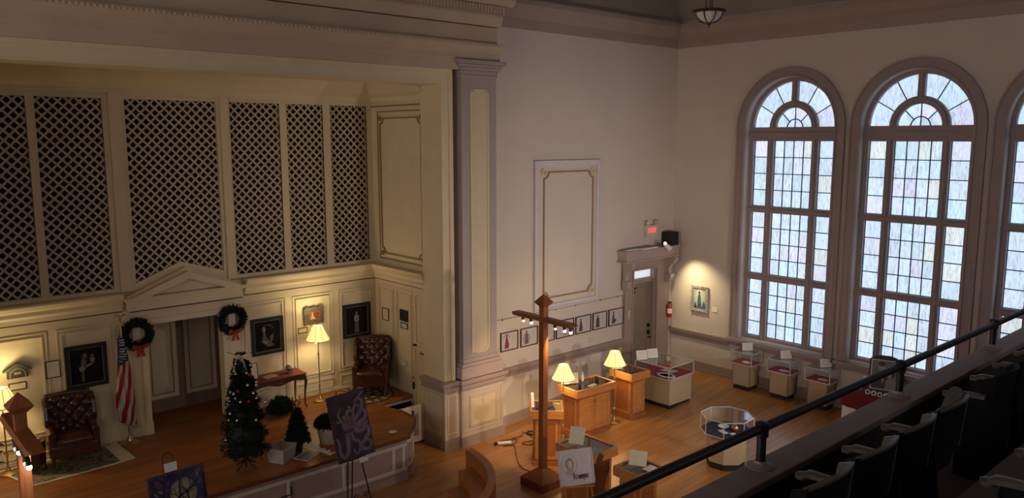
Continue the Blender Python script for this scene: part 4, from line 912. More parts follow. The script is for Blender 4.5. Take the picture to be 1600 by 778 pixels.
oak_case('low oak case partly hidden under the balcony rail, with two papers on top', (8.65, 6.93), .55, .50, 1.05, R(-3), 0)
zt = 1.05
card_stand('blank white card standing on the two door oak case', 10.78, 10.30, 1.045, .22, .20, R(-25), .3, m_='cream card', lines=0)
card_stand('cream card glowing under the lampshade at the left end of the two door oak case', 10.62, 10.36, 1.045, .16, .19, R(-30), .3, m_='cream card')
o = thing('white_bottle', 'small white bottle standing beside the card on the two door oak case', 'bottle', (11.04, 10.30, 1.045)); MB().lathe([(0,0),(.03,0),(.03,.10),(.012,.13),(.012,.17),(0,.17)], (0,0,0), 16).build('body', M['white'], o, smooth=True); MB().cyl((0,0,.165),(0,0,.185),.014).build('cap', M['cream card'], o)
o = thing('document_sheet', 'cream sheet lying flat on the glass of the two door oak case', 'document', (11.0, 10.0, 1.032)); MB().rbox(0,0,0,.004,.22,.10,R(8)).build('paper', M['cream card'], o)
card_stand('white card beside the lampshade on the small oak case', 12.10, 10.27, 1.082, .17, .17, R(-30), .3)
card_stand('tiny white card at the back rim of the small oak case', 12.33, 10.36, 1.082, .06, .10, R(-30), .2)
card_stand('white upright card at the left of the lectern case behind the cross', 9.25, 9.83, 1.04, .05, .26, R(-30), .25)
card_stand('large blank card leaning on the case behind the portrait sign', 8.55, 8.10, 1.06, .24, .27, R(-62), .5, m_='cream card', lines=0)
o = thing('lit_manuscript', 'bright cream manuscript lying inside the oak case behind the portrait sign', 'document', (8.78, 7.84, .935)); MB().rbox(0,0,0,.006,.26,.30,R(10)).build('paper', M['cream card'], o)
card_stand('cream card leaning on the low oak case under the rail', 8.62, 6.93, 1.06, .26, .22, R(-60), .55, m_='cream card', lines=0)
o = thing('folded_leaflet', 'white folded leaflet lying at the front of the low oak case', 'leaflet', (8.70, 6.76, 1.052)); MB().hexa([(-.1,-.06,0),(.1,-.06,0),(.1,0,.0),(-.1,0,.0)], [(-.1,-.06,.004),(.1,-.06,.004),(.1,0,.012),(-.1,0,.012)]).hexa([(-.1,0,0),(.1,0,0),(.1,.06,.006),(-.1,.06,.006)], [(-.1,0,.012),(.1,0,.012),(.1,.06,.012),(-.1,.06,.012)]).build('paper', M['white'], o)

# portrait sign on a wooden easel
def easel_sign():
    b = Vector((8.02, 7.55, 0)); t = thing('portrait_sign', 'white portrait sign lettered in black gothic script on a wooden easel', 'sign', b)
    Pp = frame_rot((0,0,.74), R(-33), R(14)); O, U, V, N = Pp; tl = R(4); U2 = (U*math.cos(tl)+V*math.sin(tl)); V2 = (V*math.cos(tl)-U*math.sin(tl)); Pq = (O, U2, V2, N)
    m = MB(); m.rect(Pq, -.265, .265, 0, .52, 0, .02, 0); m.ring(Pq, -.265, .265, 0, .52, .02, .02, .03, 0); m.build('board', [M['lilacwhite']], t)
    m = MB(); c0 = (-.10, .31)
    for i in range(28):
        a, q = 2*PI*i/28, 2*PI*(i+1)/28
        m.slab(Pq, [(c0[0]+r*.115*math.cos(z), c0[1]+r*.155*math.sin(z)) for r, z in ((.96,a),(1.,a),(1.,q),(.96,q))], .02, .022, 1)
    m.disc(Pq, (c0[0]+.005,c0[1]+.01), .065, .085, .02, .021, 1); m.disc(Pq, (c0[0]+.012,c0[1]-.0), .036, .052, .021, .023, 0)
    m.slab(Pq, [(c0[0]-.07,c0[1]-.14),(c0[0]+.07,c0[1]-.14),(c0[0]+.05,c0[1]-.06),(c0[0]-.04,c0[1]-.06)], .02, .0215, 2); m.disc(Pq, (c0[0]-.0,c0[1]+.012), .005, .004, .023, .024, 3); m.disc(Pq, (c0[0]+.024,c0[1]+.012), .005, .004, .023, .024, 3); m.slab(Pq, [(c0[0]+.0,c0[1]-.027),(c0[0]+.026,c0[1]-.027),(c0[0]+.013,c0[1]-.034)], .023, .024, 3)
    random.seed(3)
    for k in range(12): x = -.17+random.random()*.12; y = .06+random.random()*.12; m.disc(Pq, (x, y), .009, .006, .02, .021, 1, 8)
    m2 = MB(); [m2.rect(Pq, .07, .20-.02*(k % 3), .44-.028*k, .444-.028*k, .02, .021) for k in range(6)]; m2.build('small_print', M['greyink'], t)
    m.build('portrait_print', [M['cream card'], M['greyink'], mat('soft pencil', (.42,.38,.35), .8), M['ink']], t)
    G = {'K': [[(0,.02),(.0,1.0)],[(.02,1.05),(-.18,.9),(-.1,.7)],[(.08,.5),(.42,.95),(.5,.8)],[(.12,.52),(.3,.5),(.44,.06),(.55,.12)],[(-.12,.0),(.1,.05)]], 'r': [[(0,.05),(0,.62)],[(0,.55),(.16,.66),(.24,.56)],[(-.07,.56),(.03,.66)],[(-.06,.02),(.07,.08)]],
         'a': [[(0,.12),(0,.42)],[(0,.12),(.14,.02),(.24,.12)],[(.24,.06),(.24,.5),(.1,.66),(0,.56)],[(0,.42),(.22,.34)],[(.24,.08),(.32,.06)]], 'm': [[(0,.05),(0,.6)],[(.2,.05),(.2,.56)],[(.4,.05),(.4,.56)],[(0,.5),(.14,.66),(.2,.54)],[(.2,.5),(.34,.66),(.4,.54)],[(-.05,.56),(.02,.64)],[(.4,.08),(.48,.06)]],
         'p': [[(0,-.35),(0,.6)],[(0,.5),(.14,.66),(.24,.52),(.24,.16),(.12,.04),(0,.1)],[(-.06,-.3),(.06,-.34)],[(-.05,.56),(.02,.64)]], 'u': [[(0,.62),(0,.14),(.12,.03),(.22,.12)],[(.22,.06),(.22,.62)],[(.22,.08),(.31,.05)],[(-.05,.58),(.03,.66)]], 's': [[(.2,.56),(.1,.66),(0,.52),(.2,.22),(.1,.03),(-.02,.12)]]}
    m = MB(); adv = {'K': .72, 'r': .36, 'a': .44, 'm': .60, 'p': .40, 'u': .42, 's': .3}; cu_x = -.045; hh = .085; nib = Vector((.0055, .0052))
    for ch in 'Krampus':
        for st_ in G[ch]:
            for i in range(len(st_)-1):
                p0, p1 = [Vector((cu_x+q_[0]*hh*.80, .085+q_[1]*hh+(cu_x+q_[0]*hh)*.05)) for q_ in (st_[i], st_[i+1])]; e_ = (p1-p0).normalized()*.002; p0 = p0-e_; p1 = p1+e_
                nb = nib if abs((p1-p0).normalized().cross(nib.normalized())) > .25 else Vector((nib.y, -nib.x))*.35
                m.slab(Pq, [p0-nb, p1-nb, p1+nb, p0+nb], .02, .0225)
        cu_x += adv[ch]*hh*.80
    m.build('gothic_lettering', M['ink'], t)
    m = MB(); m.tube([O+U*-.2+N*.0, Vector((-.28,-.14,-.74))+O*0+Vector((0,0,.74))], .014, 6); m.tube([O+U*.2, Vector((.17,-.30,0))], .014, 6); m.tube([O+V*.5-N*.03, Vector((.16,.22,0))], .013, 6)
    m.rect(Pp, -.24, .24, -.03, -.004, -.02, .05); m.build('easel', M['oak'], t)
easel_sign()

# curved wooden steps
t = thing('curved_wooden_steps', 'nested curved wooden steps on the floor at the bottom of the picture', 'steps', (5.95, 10.05, 0))
def ringwall(r0, r1, a0, a1, z, n=26):
    m = MB()
    for i in range(n):
        a, b = a0+(a1-a0)*i/n, a0+(a1-a0)*(i+1)/n; q = [(r*math.cos(k), r*math.sin(k)) for r, k in ((r0,a),(r1,a),(r1,b),(r0,b))]
        m.hexa([(x,y,0) for x, y in q], [(x,y,z) for x, y in q])
    return m
for r0, r1, z, a1 in ((1.86,1.99,.60,-3), (1.60,1.86,.36,-9), (1.34,1.60,.16,-14)): ringwall(r0, r1, R(-78), R(a1), z).build('step', M['oakdark'], t)

# cables on the floor
def cable(name, label, pts, r=.008, mt='walnut'): return tag(MB().tube(pts, r, 6).build(name, M[mt]), label, 'cable')
cab = [(9.25,10.9,.01),(9.5,10.95,.012),(9.75,10.86,.012),(9.6,10.7,.012),(9.35,10.75,.012),(9.5,10.62,.012),(9.3,10.35,.012),(9.05,10.0,.012),(8.93,9.75,.012),(8.95,9.55,.012),(9.05,9.42,.012)]
def smoothp(p, k=6):
    out = []; n = len(p); P_ = [Vector(q) for q in p]
    for i in range(n-1):
        a, b, c, d_ = P_[max(0,i-1)], P_[i], P_[i+1], P_[min(n-1,i+2)]
        for j in range(k): u = j/k; out.append(.5*((2*b)+(c-a)*u+(2*a-5*b+4*c-d_)*u*u+(3*b-a-3*c+d_)*u**3))
    out.append(P_[-1]); return out
cable('extension_cord', 'dark extension cord coiled loosely on the floor left of the tall cross', smoothp(cab))
cable('power_cable', 'second dark cord looping from the coil towards the lectern case', smoothp([(9.72,10.92,.012),(9.95,10.9,.014),(10.1,11.0,.014),(10.0,10.55,.014),(9.75,10.45,.014),(9.72,10.62,.014),(10.05,10.5,.014),(9.95,10.2,.014)]))
o = thing('power_strip', 'white power strip lying in the coil of dark cord', 'power strip', (9.42, 10.80, .033)); MB().rbox(0,0,-.012,.022,.26,.07,R(-30)).build('body', M['white'], o, bevel=.005); MB().rbox(-.15,.09,-.01,.02,.06,.05,R(-30)).build('plug', M['black'], o)
o = thing('cable_reel', 'small black coil of cable on the floor behind the lectern case', 'cable coil', (10.18, 10.86, .02)); m = MB()
for k in range(3): m.tube([((.07+.015*k)*math.cos(2*PI*j/20), (.07+.015*k)*math.sin(2*PI*j/20), .004+.01*(k % 2)) for j in range(20)], .009, 6, close=True)
m.build('coil', M['black'], o)

# ------------------------------------------------------------------ red draped table and its things
TX0, TX1, TY0, TY1, TZ = 14.58, 15.32, 5.15, 6.72, .97; zf = fz(14.9)
t = thing('draped_table', 'table under a deep red cloth at the second window, half hidden by the rail', 'table', (14.95, 5.95, zf))
m = MB(); m.box(TX0+.04,TX1-.04,TY0+.04,TY1-.04,TZ-.03,TZ-.005); m.build('tabletop', M['walnut'], t, world=True)
for x in (TX0+.08, TX1-.08):
    for y in (TY0+.08, TY1-.08): MB().box(x-.02,x+.02,y-.02,y+.02,zf-.01,TZ-.03).build('leg', M['silver'], t, world=True)
def drape(x0, x1, y0, y1, zt, zb, amp=.03, waves=22):
    m = MB(); n = 160; per = []
    L = [(x0,y0),(x1,y0),(x1,y1),(x0,y1)]; S_ = [x1-x0, y1-y0]*2; tot = sum(S_)
    for i in range(n):
        s = tot*i/n; k = 0
        while s > S_[k]: s -= S_[k]; k += 1
        a, b = Vector(L[k]), Vector(L[(k+1)%4]); p = a+(b-a)*(s/S_[k]); c = Vector(((x0+x1)/2, (y0+y1)/2)); nn = (p-c).normalized(); per.append((p, nn, tot*i/n))
    vs = []; rows = 6
    for r in range(rows+1):
        f = r/rows
        for p, nn, s in per: q = p+nn*(amp*f*(1+math.sin(s*waves/tot*2*PI))*.8); vs.append((q.x, q.y, zt+(zb-zt)*f+ (.03*math.sin(s*3) if r == rows else 0)))
    fs = [(r*n+i, r*n+(i+1)%n, (r+1)*n+(i+1)%n, (r+1)*n+i) for r in range(rows) for i in range(n)]+[tuple(range(n))]
    return m.add(vs, fs)
o = drape(TX0, TX1, TY0, TY1, TZ+.004, zf+.42, .025).build('tablecloth', M['redcloth'], smooth=True); tag(o, 'deep red cloth hanging over the table by the second window', 'tablecloth')
m = drape(TX0+.02, TX1-.02, TY0+.9, TY1-.02, TZ-.04, zf+.02, .02, 16); m.build('underskirt', M['white'], t, world=True, smooth=True, label='crumpled white fabric')
o = thing('couple_portrait', 'large framed black and white portrait of a man and woman on the red table', 'picture', (14.95, 6.10, TZ+.03))
Pq = frame_rot((0,0,.0), R(-72), R(12))
m = MB(); m.slab(Pq, [(-.27,0),(.27,0),(.27,.60),(.20,.66),(.08,.69),(-.08,.69),(-.20,.66),(-.27,.60)], -.03, 0); m.build('black_backboard', M['black'], o)
MB().ring(Pq, -.235, .235, .03, .60, .014, 0, .012).build('frame', M['white'], o)
m = MB(); m.rect(Pq, -.222, .222, .044, .588, 0, .004, 0); m.slab(Pq, [(-.22,.05),(.05,.05),(.07,.28),(.0,.36),(-.12,.38),(-.22,.30)], .004, .006, 1); m.disc(Pq, (-.05,.47), .058, .08, .004, .007, 2); m.disc(Pq, (-.05,.52), .062, .045, .007, .008, 1)
m.disc(Pq, (.11,.35), .075, .08, .004, .008, 1); m.disc(Pq, (.09,.33), .045, .058, .008, .010, 2); m.slab(Pq, [(.02,.05),(.22,.05),(.22,.22),(.12,.28),(.04,.22)], .006, .009, 3); m.slab(Pq, [(-.05,.36),(-.02,.36),(.0,.2),(-.03,.16)], .006, .009, 2)
m.build('photograph', [mat('photo grey', (.16,.155,.15), .5), M['black'], mat('photo skin', (.34,.33,.32), .5), mat('photo mid', (.22,.21,.21), .5)], o)
O, U, V, N = Pq; MB().tube([O+V*.5-N*.03, O-N*.22+V*0.0], .01, 6).build('easel_strut', M['black'], o)
o = thing('goblet', 'dark goblet holding white petals behind the rail on the red table', 'goblet', (15.10, 6.50, TZ+.005)); MB().lathe([(0,0),(.04,0),(.04,.008),(.01,.02),(.009,.09),(.03,.12),(.045,.17),(.04,.17),(.0,.14)], (0,0,0), 18).build('bowl', M['black'], o, smooth=True); MB().lathe([(0,.165),(.05,.17),(.055,.185),(.02,.20),(0,.20)], (0,0,0), 14).build('petals', M['white'], o)
for i, (x, y, s) in enumerate(((14.80,6.58,1.),(14.84,6.50,1.25))):
    o = thing('white_rose', ('smaller' if i == 0 else 'larger')+' white rose head lying at the left of the red table', 'flower', (x, y, TZ+.005), group='white roses at the table end')
    m = MB(); [m.lathe([(0,0),(.035*s*q,.008),(.04*s*q,.03*s),(.03*s*q,.045*s)], (0,0,.006*k), 9, a0=k) for k, q in enumerate((1,.75,.45))]; m.build('petals', M['white'], o)
for i in range(4):
    o = thing('paper_flower', ['first', 'second', 'third', 'fourth'][i]+' from the left in the row of white ring flowers along the table edge', 'flower', (14.68, 6.27-.115*i, TZ+.03), group='white ring flowers on the red table')
    m = MB(); m.tube([(.018*math.sin(2*PI*j/14)*.3, .038*math.cos(2*PI*j/14), .038*math.sin(2*PI*j/14)+.012) for j in range(14)], .012+.003*(i % 2), 6, close=True); m.build('ring', M['white'], o)
o = thing('white_cup', 'small white cup at the right of the couple portrait', 'cup', (14.92, 5.66, TZ+.005)); MB().lathe([(0,0),(.025,0),(.038,.08),(.034,.08),(.02,.008),(0,.008)], (0,0,0), 18).build('cup_wall', M['white'], o, smooth=True)

# ------------------------------------------------------------------ balcony
PZ = 3.80
m = MB(); m.box(XL, XR, 2.28, 2.49, PZ-.05, PZ); o = struct(m.build('trim_parapet_ledge', M['parapet'], bevel=.008))
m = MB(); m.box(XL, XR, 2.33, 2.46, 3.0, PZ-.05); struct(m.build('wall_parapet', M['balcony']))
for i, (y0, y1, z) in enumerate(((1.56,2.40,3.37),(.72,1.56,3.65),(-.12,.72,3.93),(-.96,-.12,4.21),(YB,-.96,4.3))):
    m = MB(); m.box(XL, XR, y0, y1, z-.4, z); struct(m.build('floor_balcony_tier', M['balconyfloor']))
m = MB(); r = MB(); zr, yr = 4.043, 2.435
rl = thing('balcony_rail', 'black pipe rail on short posts along the balcony parapet', 'railing', (4.5, yr, PZ))
MB().tube([(XL, yr+.02, zr), (1., yr+.005, zr), (8., yr-.035, zr), (XR, yr-.06, zr)], .029, 16).build('rail', M['black'], rl, world=True, smooth=True)
for px in (-.9, 1.9, 4.20, 6.22, 8.35, 10.4, 12.5):
    yy = yr-.02
    q = MB(); q.cyl((px, yy, PZ), (px, yy, zr), .029, .029, 16); q.lathe([(.030,-.055),(.040,-.045),(.040,.038),(.030,.042)], (px, yy, zr), 18); q.ball((px, yy, zr+.006), .041, 14)
    pp = q.build('post', M['black'], rl, world=True, smooth=True)
    f_ = MB(); f_.lathe([(.085,0),(.085,.008),(.052,.016),(.038,.026),(.035,.04),(.030,.04)], (px-4.5, yy-yr, 0), 24); f_.build('flange', M['parapet'], pp, smooth=True)

def seat(label, x0, zf_, yb, tip, open_back=False, back=True, arms=(0, 1), W=.54, dark=False):
    t = thing('theater_chair', label, 'seat', (x0, yb, zf_), group=None)
    za = .63
    for k in arms:
        x = W*k; m = MB(); yl = tip-yb; n = 8
        pr = []
        for i in range(n+1):
            f = i/n; w_ = .027+.013*f*f; zz = za-.012*f-(.02*((f-.85)/.15)**2 if f > .85 else 0)
            pr.append((x-w_, .02+f*(yl-.02), zz, x+w_))
        vs = []
        for x0_, y_, z_, x1_ in pr: vs += [(x0_,y_,z_-.028),(x1_,y_,z_-.028),(x1_,y_,z_-.004),(x1_-.008,y_,z_+.002),(x0_+.008,y_,z_+.002),(x0_,y_,z_-.004)]
        m.add(vs, [(6*i+j, 6*i+(j+1)%6, 6*i+6+(j+1)%6, 6*i+6+j) for i in range(n) for j in range(6)]+[tuple(range(6)), tuple(range(6*n, 6*n+6))])
        m.lathe([(0,-.028),(.037,-.028),(.037,-.004),(.029,.002),(0,.002)], (x, yl, za-.032), 18)
        m.build('armrest', M['seatwood'], t, smooth=True)
        m = MB(); m.hexa([(x-.012,-.10,0),(x+.012,-.10,0),(x+.012,.14,0),(x-.012,.14,0)], [(x-.012,-.02,za-.025),(x+.012,-.02,za-.025),(x+.012,.16,za-.025),(x-.012,.16,za-.025)])
        m.tube([(x, .16, za-.03), (x, .17, za-.1), (x, .12, za-.2)], .010, 6); m.build('standard', M['seatblack'], t)
    if back:
        m = MB(); e = MB(); n = 14; H = .76; pts = []
        for i in range(n+1):
            f = i/n; x = .03+(W-.06)*f; y = -.05*math.sin(PI*f)-.02; top = H+.02*math.sin(PI*f); pts.append((x, y, top))
        for i in range(n):
            a, b = pts[i], pts[i+1]
            m.hexa([(a[0],a[1]+.06,.33),(b[0],b[1]+.06,.33),(b[0],b[1]+.078,.33),(a[0],a[1]+.078,.33)], [(a[0],a[1]-.012,a[2]),(b[0],b[1]-.012,b[2]),(b[0],b[1]+.006,b[2]),(a[0],a[1]+.006,a[2])])
            e.hexa([(a[0],a[1]-.016,a[2]-.006),(b[0],b[1]-.016,b[2]-.006),(b[0],b[1]+.012,b[2]-.006),(a[0],a[1]+.012,a[2]-.006)], [(a[0],a[1]-.016,a[2]+.008),(b[0],b[1]-.016,b[2]+.008),(b[0],b[1]+.012,b[2]+.008),(a[0],a[1]+.012,a[2]+.008)])
        m.build('backrest', M['seatblack'], t); e.build('back_edge', M['seatwood'] if not dark else M['seatblack'], t)
        for s in (0, 1): # wings curling forward at the ends of the back
            x = .03+(W-.06)*s; w2 = MB()
            w2.hexa([(x-.012,-.0,.40),(x+.012,-.0,.40),(x+.012,.10,.40),(x-.012,.10,.40)], [(x-.01,-.035,H+.01),(x+.01,-.035,H+.01),(x+.01,.045,H-.02),(x-.01,.045,H-.02)])
            w2.build('back_wing', M['seatwood'] if (s and not dark) else M['seatblack'], t)
        if open_back:
            q = MB(); P0 = []
            for i in range(n+1):
                f = i/n; x = .03+(W-.06)*f; q0 = (x, -.05*math.sin(PI*f)+.0, H+.015*math.sin(PI*f)); q1 = (x, -.02+.035*math.sin(PI*f**1.5), H+.010+.075*max(0., math.sin(PI*f**1.5))**.8); P0.append((q0, q1))
            q.add([v for ab in P0 for v in ab]+[(v[0], v[1], v[2]-.014) for ab in P0 for v in ab], [(2*i, 2*i+2, 2*i+3, 2*i+1) for i in range(n)]+[(2*i+2*n+2, 2*i+2*n+3, 2*i+2*n+5, 2*i+2*n+4) for i in range(n)]+[(2*i+1, 2*i+3, 2*i+2*n+5, 2*i+2*n+3) for i in range(n)])
            q.build('tilted_seat_board', M['seatwood'], t, smooth=True)
    m = MB(); m.hexa([(.04,.08,.36),(W-.04,.08,.36),(W-.04,.12,.36),(.04,.12,.36)], [(.05,.03,.62-.05),(W-.05,.03,.57),(W-.05,.06,.57),(.05,.06,.57)]); m.build('folded_seat', M['seatblack'], t)
    return t
YA = 1.745
lbs = [('black balcony seat cut by the bottom edge of the picture', 3.39, False), ('black balcony seat with worn edge, second from the bottom of the front row', 3.94, False),
       ('black balcony seat just left of the seat with the raised pale board', 4.49, False), ('black balcony seat with a pale board tipped up over its back, last before the aisle', 5.03, True)]
for lb, x, ob in lbs: seat(lb, x, 3.37, YA, 2.01, ob, arms=(0,))
sq = seat('dark balcony seat whose end panel faces the aisle', 6.06, 3.37, YA, 2.01, dark=True, arms=(0,))
seat('dark balcony seat, second beyond the aisle gap', 6.62, 3.37, YA, 2.01, dark=True, arms=(0,))
seat('dark balcony seat, farthest of the front row in view', 7.13, 3.37, YA, 2.01, dark=True, arms=(0, 1))
MB().box(6.03, 6.06, 1.60, 1.93, 3.37, 3.97).build('end_panel', M['seatblack'], sq, world=True)
seat('second row seat with its pale armrest at the lower right corner', 3.92, 3.65, .88, 1.10, dark=True, arms=(0,))
seat('second row seat with only its armrest tip at the right edge', 4.42, 3.65, .88, 1.10, dark=True, arms=(0,))

# ------------------------------------------------------------------ stage: armchairs, tables, rugs
def tuft(m, u0, u1, v0, v1, fn, nu=30, nv=36, mi=0):
    vs = []; fs = []
    for j in range(nv+1):
        for i in range(nu+1): vs.append(fn(u0+(u1-u0)*i/nu, v0+(v1-v0)*j/nv))
    for j in range(nv):
        for i in range(nu): a = j*(nu+1)+i; fs.append((a, a+1, a+nu+2, a+nu+1))
    m.add(vs, fs, mi)
def arm_chair(label, x, y, rz, H=1.12):
    t = thing('wing_armchair', label, 'armchair', (x, y, ST+.013), rz, group='tufted leather armchairs'); L = M['leather']; W = .36
    m = MB(); m.box(-W+.03, W-.03, -.36, .30, .20, .40); m.build('seat_frame', L, t, bevel=.02)
    m = MB(); m.box(-W+.11, W-.11, -.39, .20, .38, .50); m.build('seat_cushion', L, t, bevel=.035, smooth=True)
    m = MB(); m.hexa([(-W+.02,.16,.30),(W-.02,.16,.30),(W-.02,.34,.26),(-W+.02,.34,.26)], [(-W+.01,.30,H-.03),(W-.01,.30,H-.03),(W-.02,.40,H-.05),(-W+.02,.40,H-.05)]); m.tube([(-W+.04,.33,H-.03),(0,.33,H-.005),(W-.04,.33,H-.03)], .045, 10); b = m.build('backrest', L, t, bevel=.02, smooth=True)
    def fn(u, v):
        k = 10.5; p = (u*k+v*k*.9); q = (u*k-v*k*.9); bulge = abs(math.sin(p*PI/2)*math.sin(q*PI/2))**.6
        f = (v-.45)/(H-.45); yb = .16+(.30-.16)*((v-.30)/(H-.33)); return (u, yb-.012-.045*bulge*min(1, f*6)*min(1, (1-f)*8+.15), v)
    m = MB(); tuft(m, -W+.06, W-.06, .46, H-.03, fn, 44, 52); tf = m.build('tufted_panel', L, t, smooth=True)
    m = MB(); r_ = 0
    k = 10.5
    for a in range(-12, 13):
        for c in range(-12, 24):
            u = (a+c)/k; v = (c-a)/(k*.9)
            if -W+.09 < u < W-.09 and .50 < v < H-.06: yb = .16+.14*((v-.30)/(H-.33)); m.ball((u, yb-.02, v), .011, 6)
    m.build('buttons', M['walnut'], tf)
    for s in (-1, 1):
        m = MB(); m.box(s*(W-.06)-.045, s*(W-.06)+.045, -.33, .22, .22, .56); m.tube([(s*(W-.065), -.345, .57), (s*(W-.065), .18, .59)], .055, 12); m.build('arm', L, t, bevel=.012, smooth=True)
        pr = [(.30,.56),(-.02,.62),(-.04,.74),(.02,.95),(.08,H-.06),(.16,H-.02),(.32,H-.03)]
        m = MB(); m.prism([(s*(W-.0), a, z) for a, z in pr], (-s*.06, 0, 0)); m.build('wing', L, t, bevel=.015)
        m = MB(); m.tube([(s*(W-.07),-.31,.22),(s*(W-.045),-.345,.15),(s*(W-.07),-.33,.06),(s*(W-.065),-.36,.0)], [.035,.032,.018,.028], 10); m.build('leg', M['walnut'], t, smooth=True)
        m = MB(); m.tube([(s*(W-.08),.27,.24),(s*(W-.08),.33,.0)], [.025,.018], 8); m.build('leg', M['walnut'], t, smooth=True)
    return t
arm_chair('dark red tufted leather armchair on the patterned rug beside the flag', 2.66, 13.34, R(-6), 1.03)
arm_chair('dark red tufted leather armchair in the right stage corner on the round rug', 8.00, 13.20, R(-40), 1.05)

def patt(name, base, fig, scale=14., thr=.5):
    m = bpy.data.materials.new(name); m.use_nodes = True; nt = m.node_tree; b = nt.nodes['Principled BSDF']; b.inputs['Roughness'].default_value = .95; b.inputs['Specular IOR Level'].default_value = .1
    tc = nt.nodes.new('ShaderNodeTexCoord'); v = nt.nodes.new('ShaderNodeTexVoronoi'); v.inputs['Scale'].default_value = scale; n = nt.nodes.new('ShaderNodeTexNoise'); n.inputs['Scale'].default_value = scale*.8
    mx = nt.nodes.new('ShaderNodeMath'); mx.operation = 'ADD'; nt.links.new(tc.outputs['Object'], v.inputs['Vector']); nt.links.new(tc.outputs['Object'], n.inputs['Vector']); nt.links.new(v.outputs['Distance'], mx.inputs[0]); nt.links.new(n.outputs['Fac'], mx.inputs[1])
    r = nt.nodes.new('ShaderNodeValToRGB'); r.color_ramp.interpolation = 'CONSTANT'; e = r.color_ramp.elements; e[0].position = 0; e[0].color = base+(1,); e[1].position = thr+.38; e[1].color = fig+(1,); k = e.new(thr+.22); k.color = tuple((a+b_)/2 for a, b_ in zip(base, fig))+(1,)
    nt.links.new(mx.outputs[0], r.inputs[0]); nt.links.new(r.outputs[0], b.inputs['Base Color']); return m
rug = thing('patterned_rug', 'dark floral rug with a beige border under the left armchair', 'rug', (2.6, 13.25, ST+.002))
pts = [(1.75,12.62),(3.10,12.86),(3.03,13.66),(1.6,13.60)]
pts = [(1.98,12.76),(3.22,12.83),(3.20,13.70),(1.70,13.66)]
m = MB(); m.prism([(x, y, ST+.002) for x, y in pts], (0,0,.008)); m.build('pile', patt('dark floral pile', (.05,.05,.055), (.22,.19,.13), 11), rug, world=True)
m = MB(); m.strip((Vector((0,0,0)), Vector((1,0,0)), Vector((0,1,0)), Vector((0,0,1))), pts, .035, ST+.002, ST+.013); m.prism([(3.22,12.83,ST+.002),(3.42,12.84,ST+.002),(3.38,13.74,ST+.002),(3.20,13.70,ST+.002)], (0,0,.007)); m.build('border', M['cream card'], rug, world=True)
rug = thing('round_rug', 'scalloped round rug with dark flowers under the right armchair', 'rug', (7.78, 13.16, ST+.002))
m = MB(); n = 96
def scal(r0, r1, z, mi): 
    m.slab((Vector((0,0,0)), Vector((1,0,0)), Vector((0,1,0)), Vector((0,0,1))), [((r0+r1*abs(math.sin(9*2*PI*i/n)))*math.cos(2*PI*i/n), (r0+r1*abs(math.sin(9*2*PI*i/n)))*math.sin(2*PI*i/n)) for i in range(n)], 0, z, mi)
scal(.55, .045, .006, 0); scal(.52, .04, .009, 1); scal(.40, .0, .011, 2)
for i in range(18): a = 2*PI*i/18; m.lathe([(.045,.011),(.045,.013),(0,.013)], (.46*math.cos(a), .46*math.sin(a), 0), 10, 0)
for i in range(9): a = 2*PI*i/9; m.lathe([(.06,.011),(.06,.013),(0,.013)], (.27*math.cos(a), .27*math.sin(a), 0), 10, 1)
for i in range(4): a = 2*PI*i/4; m.lathe([(.05,.011),(.05,.013),(0,.013)], (.11*math.cos(a), .11*math.sin(a), 0), 10, 1)
m.build('pile', [mat('rug black', (.02,.014,.012), .95), mat('rug tan', (.30,.20,.11), .95, noise=.2, nscale=20), mat('rug dark centre', (.03,.02,.018), .95)], rug)

# red topped side table on stage
t = thing('red_topped_table', 'slim mahogany table with a red cloth top and curved legs behind the big tree', 'table', (6.10, 13.40, ST))
tc_ = [(5.50,13.05),(6.60,13.22),(6.50,13.73),(5.55,13.66)]
TT = 1.43
tc_ = [Vector((5.52,13.20)), Vector((6.62,13.26)), Vector((6.62,13.72)), Vector((5.52,13.70))]
m = MB(); m.prism([(p.x, p.y, TT-.022) for p in tc_], (0,0,.022)); m.build('tabletop', M['redwood'], t, world=True, bevel=.004)
m = MB(); cc = sum(tc_, Vector((0,0)))/4; m.prism([((p-cc)*.97+cc).to_3d()+Vector((0,0,TT)) for p in tc_], (0,0,.003)); m.build('red_cloth_top', mat('red leather top', (.17,.011,.011), .6, noise=.1), t, world=True)
m = MB(); ap = []
n = 24
for i in range(n+1): f = i/n; x = 5.55+1.04*f; ap.append((x, 13.24+.06*0, TT-.10-.02*math.cos(f*2*PI*2)-.02*(1-abs(2*f-1))))
m.prism([(x, 13.24, z) for x, y, z in ap]+[(6.59,13.24,TT-.02),(5.55,13.24,TT-.02)], (0,.018,0)); m.box(6.575,6.595,13.27,13.70,TT-.11,TT-.02).box(5.55,5.57,13.27,13.68,TT-.11,TT-.02).box(5.55,6.59,13.68,13.70,TT-.11,TT-.02); ap_ = m.build('apron', M['redwood'], t, world=True)
MB().tube([(6.02,13.235,TT-.07),(6.05,13.215,TT-.085),(6.09,13.215,TT-.085),(6.12,13.235,TT-.07)], .006, 6).lathe([(0,-.012),(.012,0),(0,.012)], (6.07,13.23,TT-.07), 10).build('handle', M['brass'], ap_, world=True)
for x, y in ((5.57,13.25),(6.58,13.28),(6.58,13.69),(5.57,13.67)):
    s = 1 if x > 6 else -1; q = -1 if y < 13.5 else 1
    m = MB(); m.tube([(x,y,TT-.03),(x+s*.02,y+q*.01,TT-.16),(x-s*.004,y,TT-.38),(x-s*.006,y,ST+.06),(x+s*.02,y+q*.02,ST+.012),(x+s*.02,y+q*.02,ST)], [.026,.028,.017,.011,.018,.016], 10); m.build('leg', M['redwood'], t, world=True, smooth=True)
o = thing('small_skull', 'small mottled skull ornament at the right of the red topped table', 'skull', (6.36, 13.48, TT+.003))
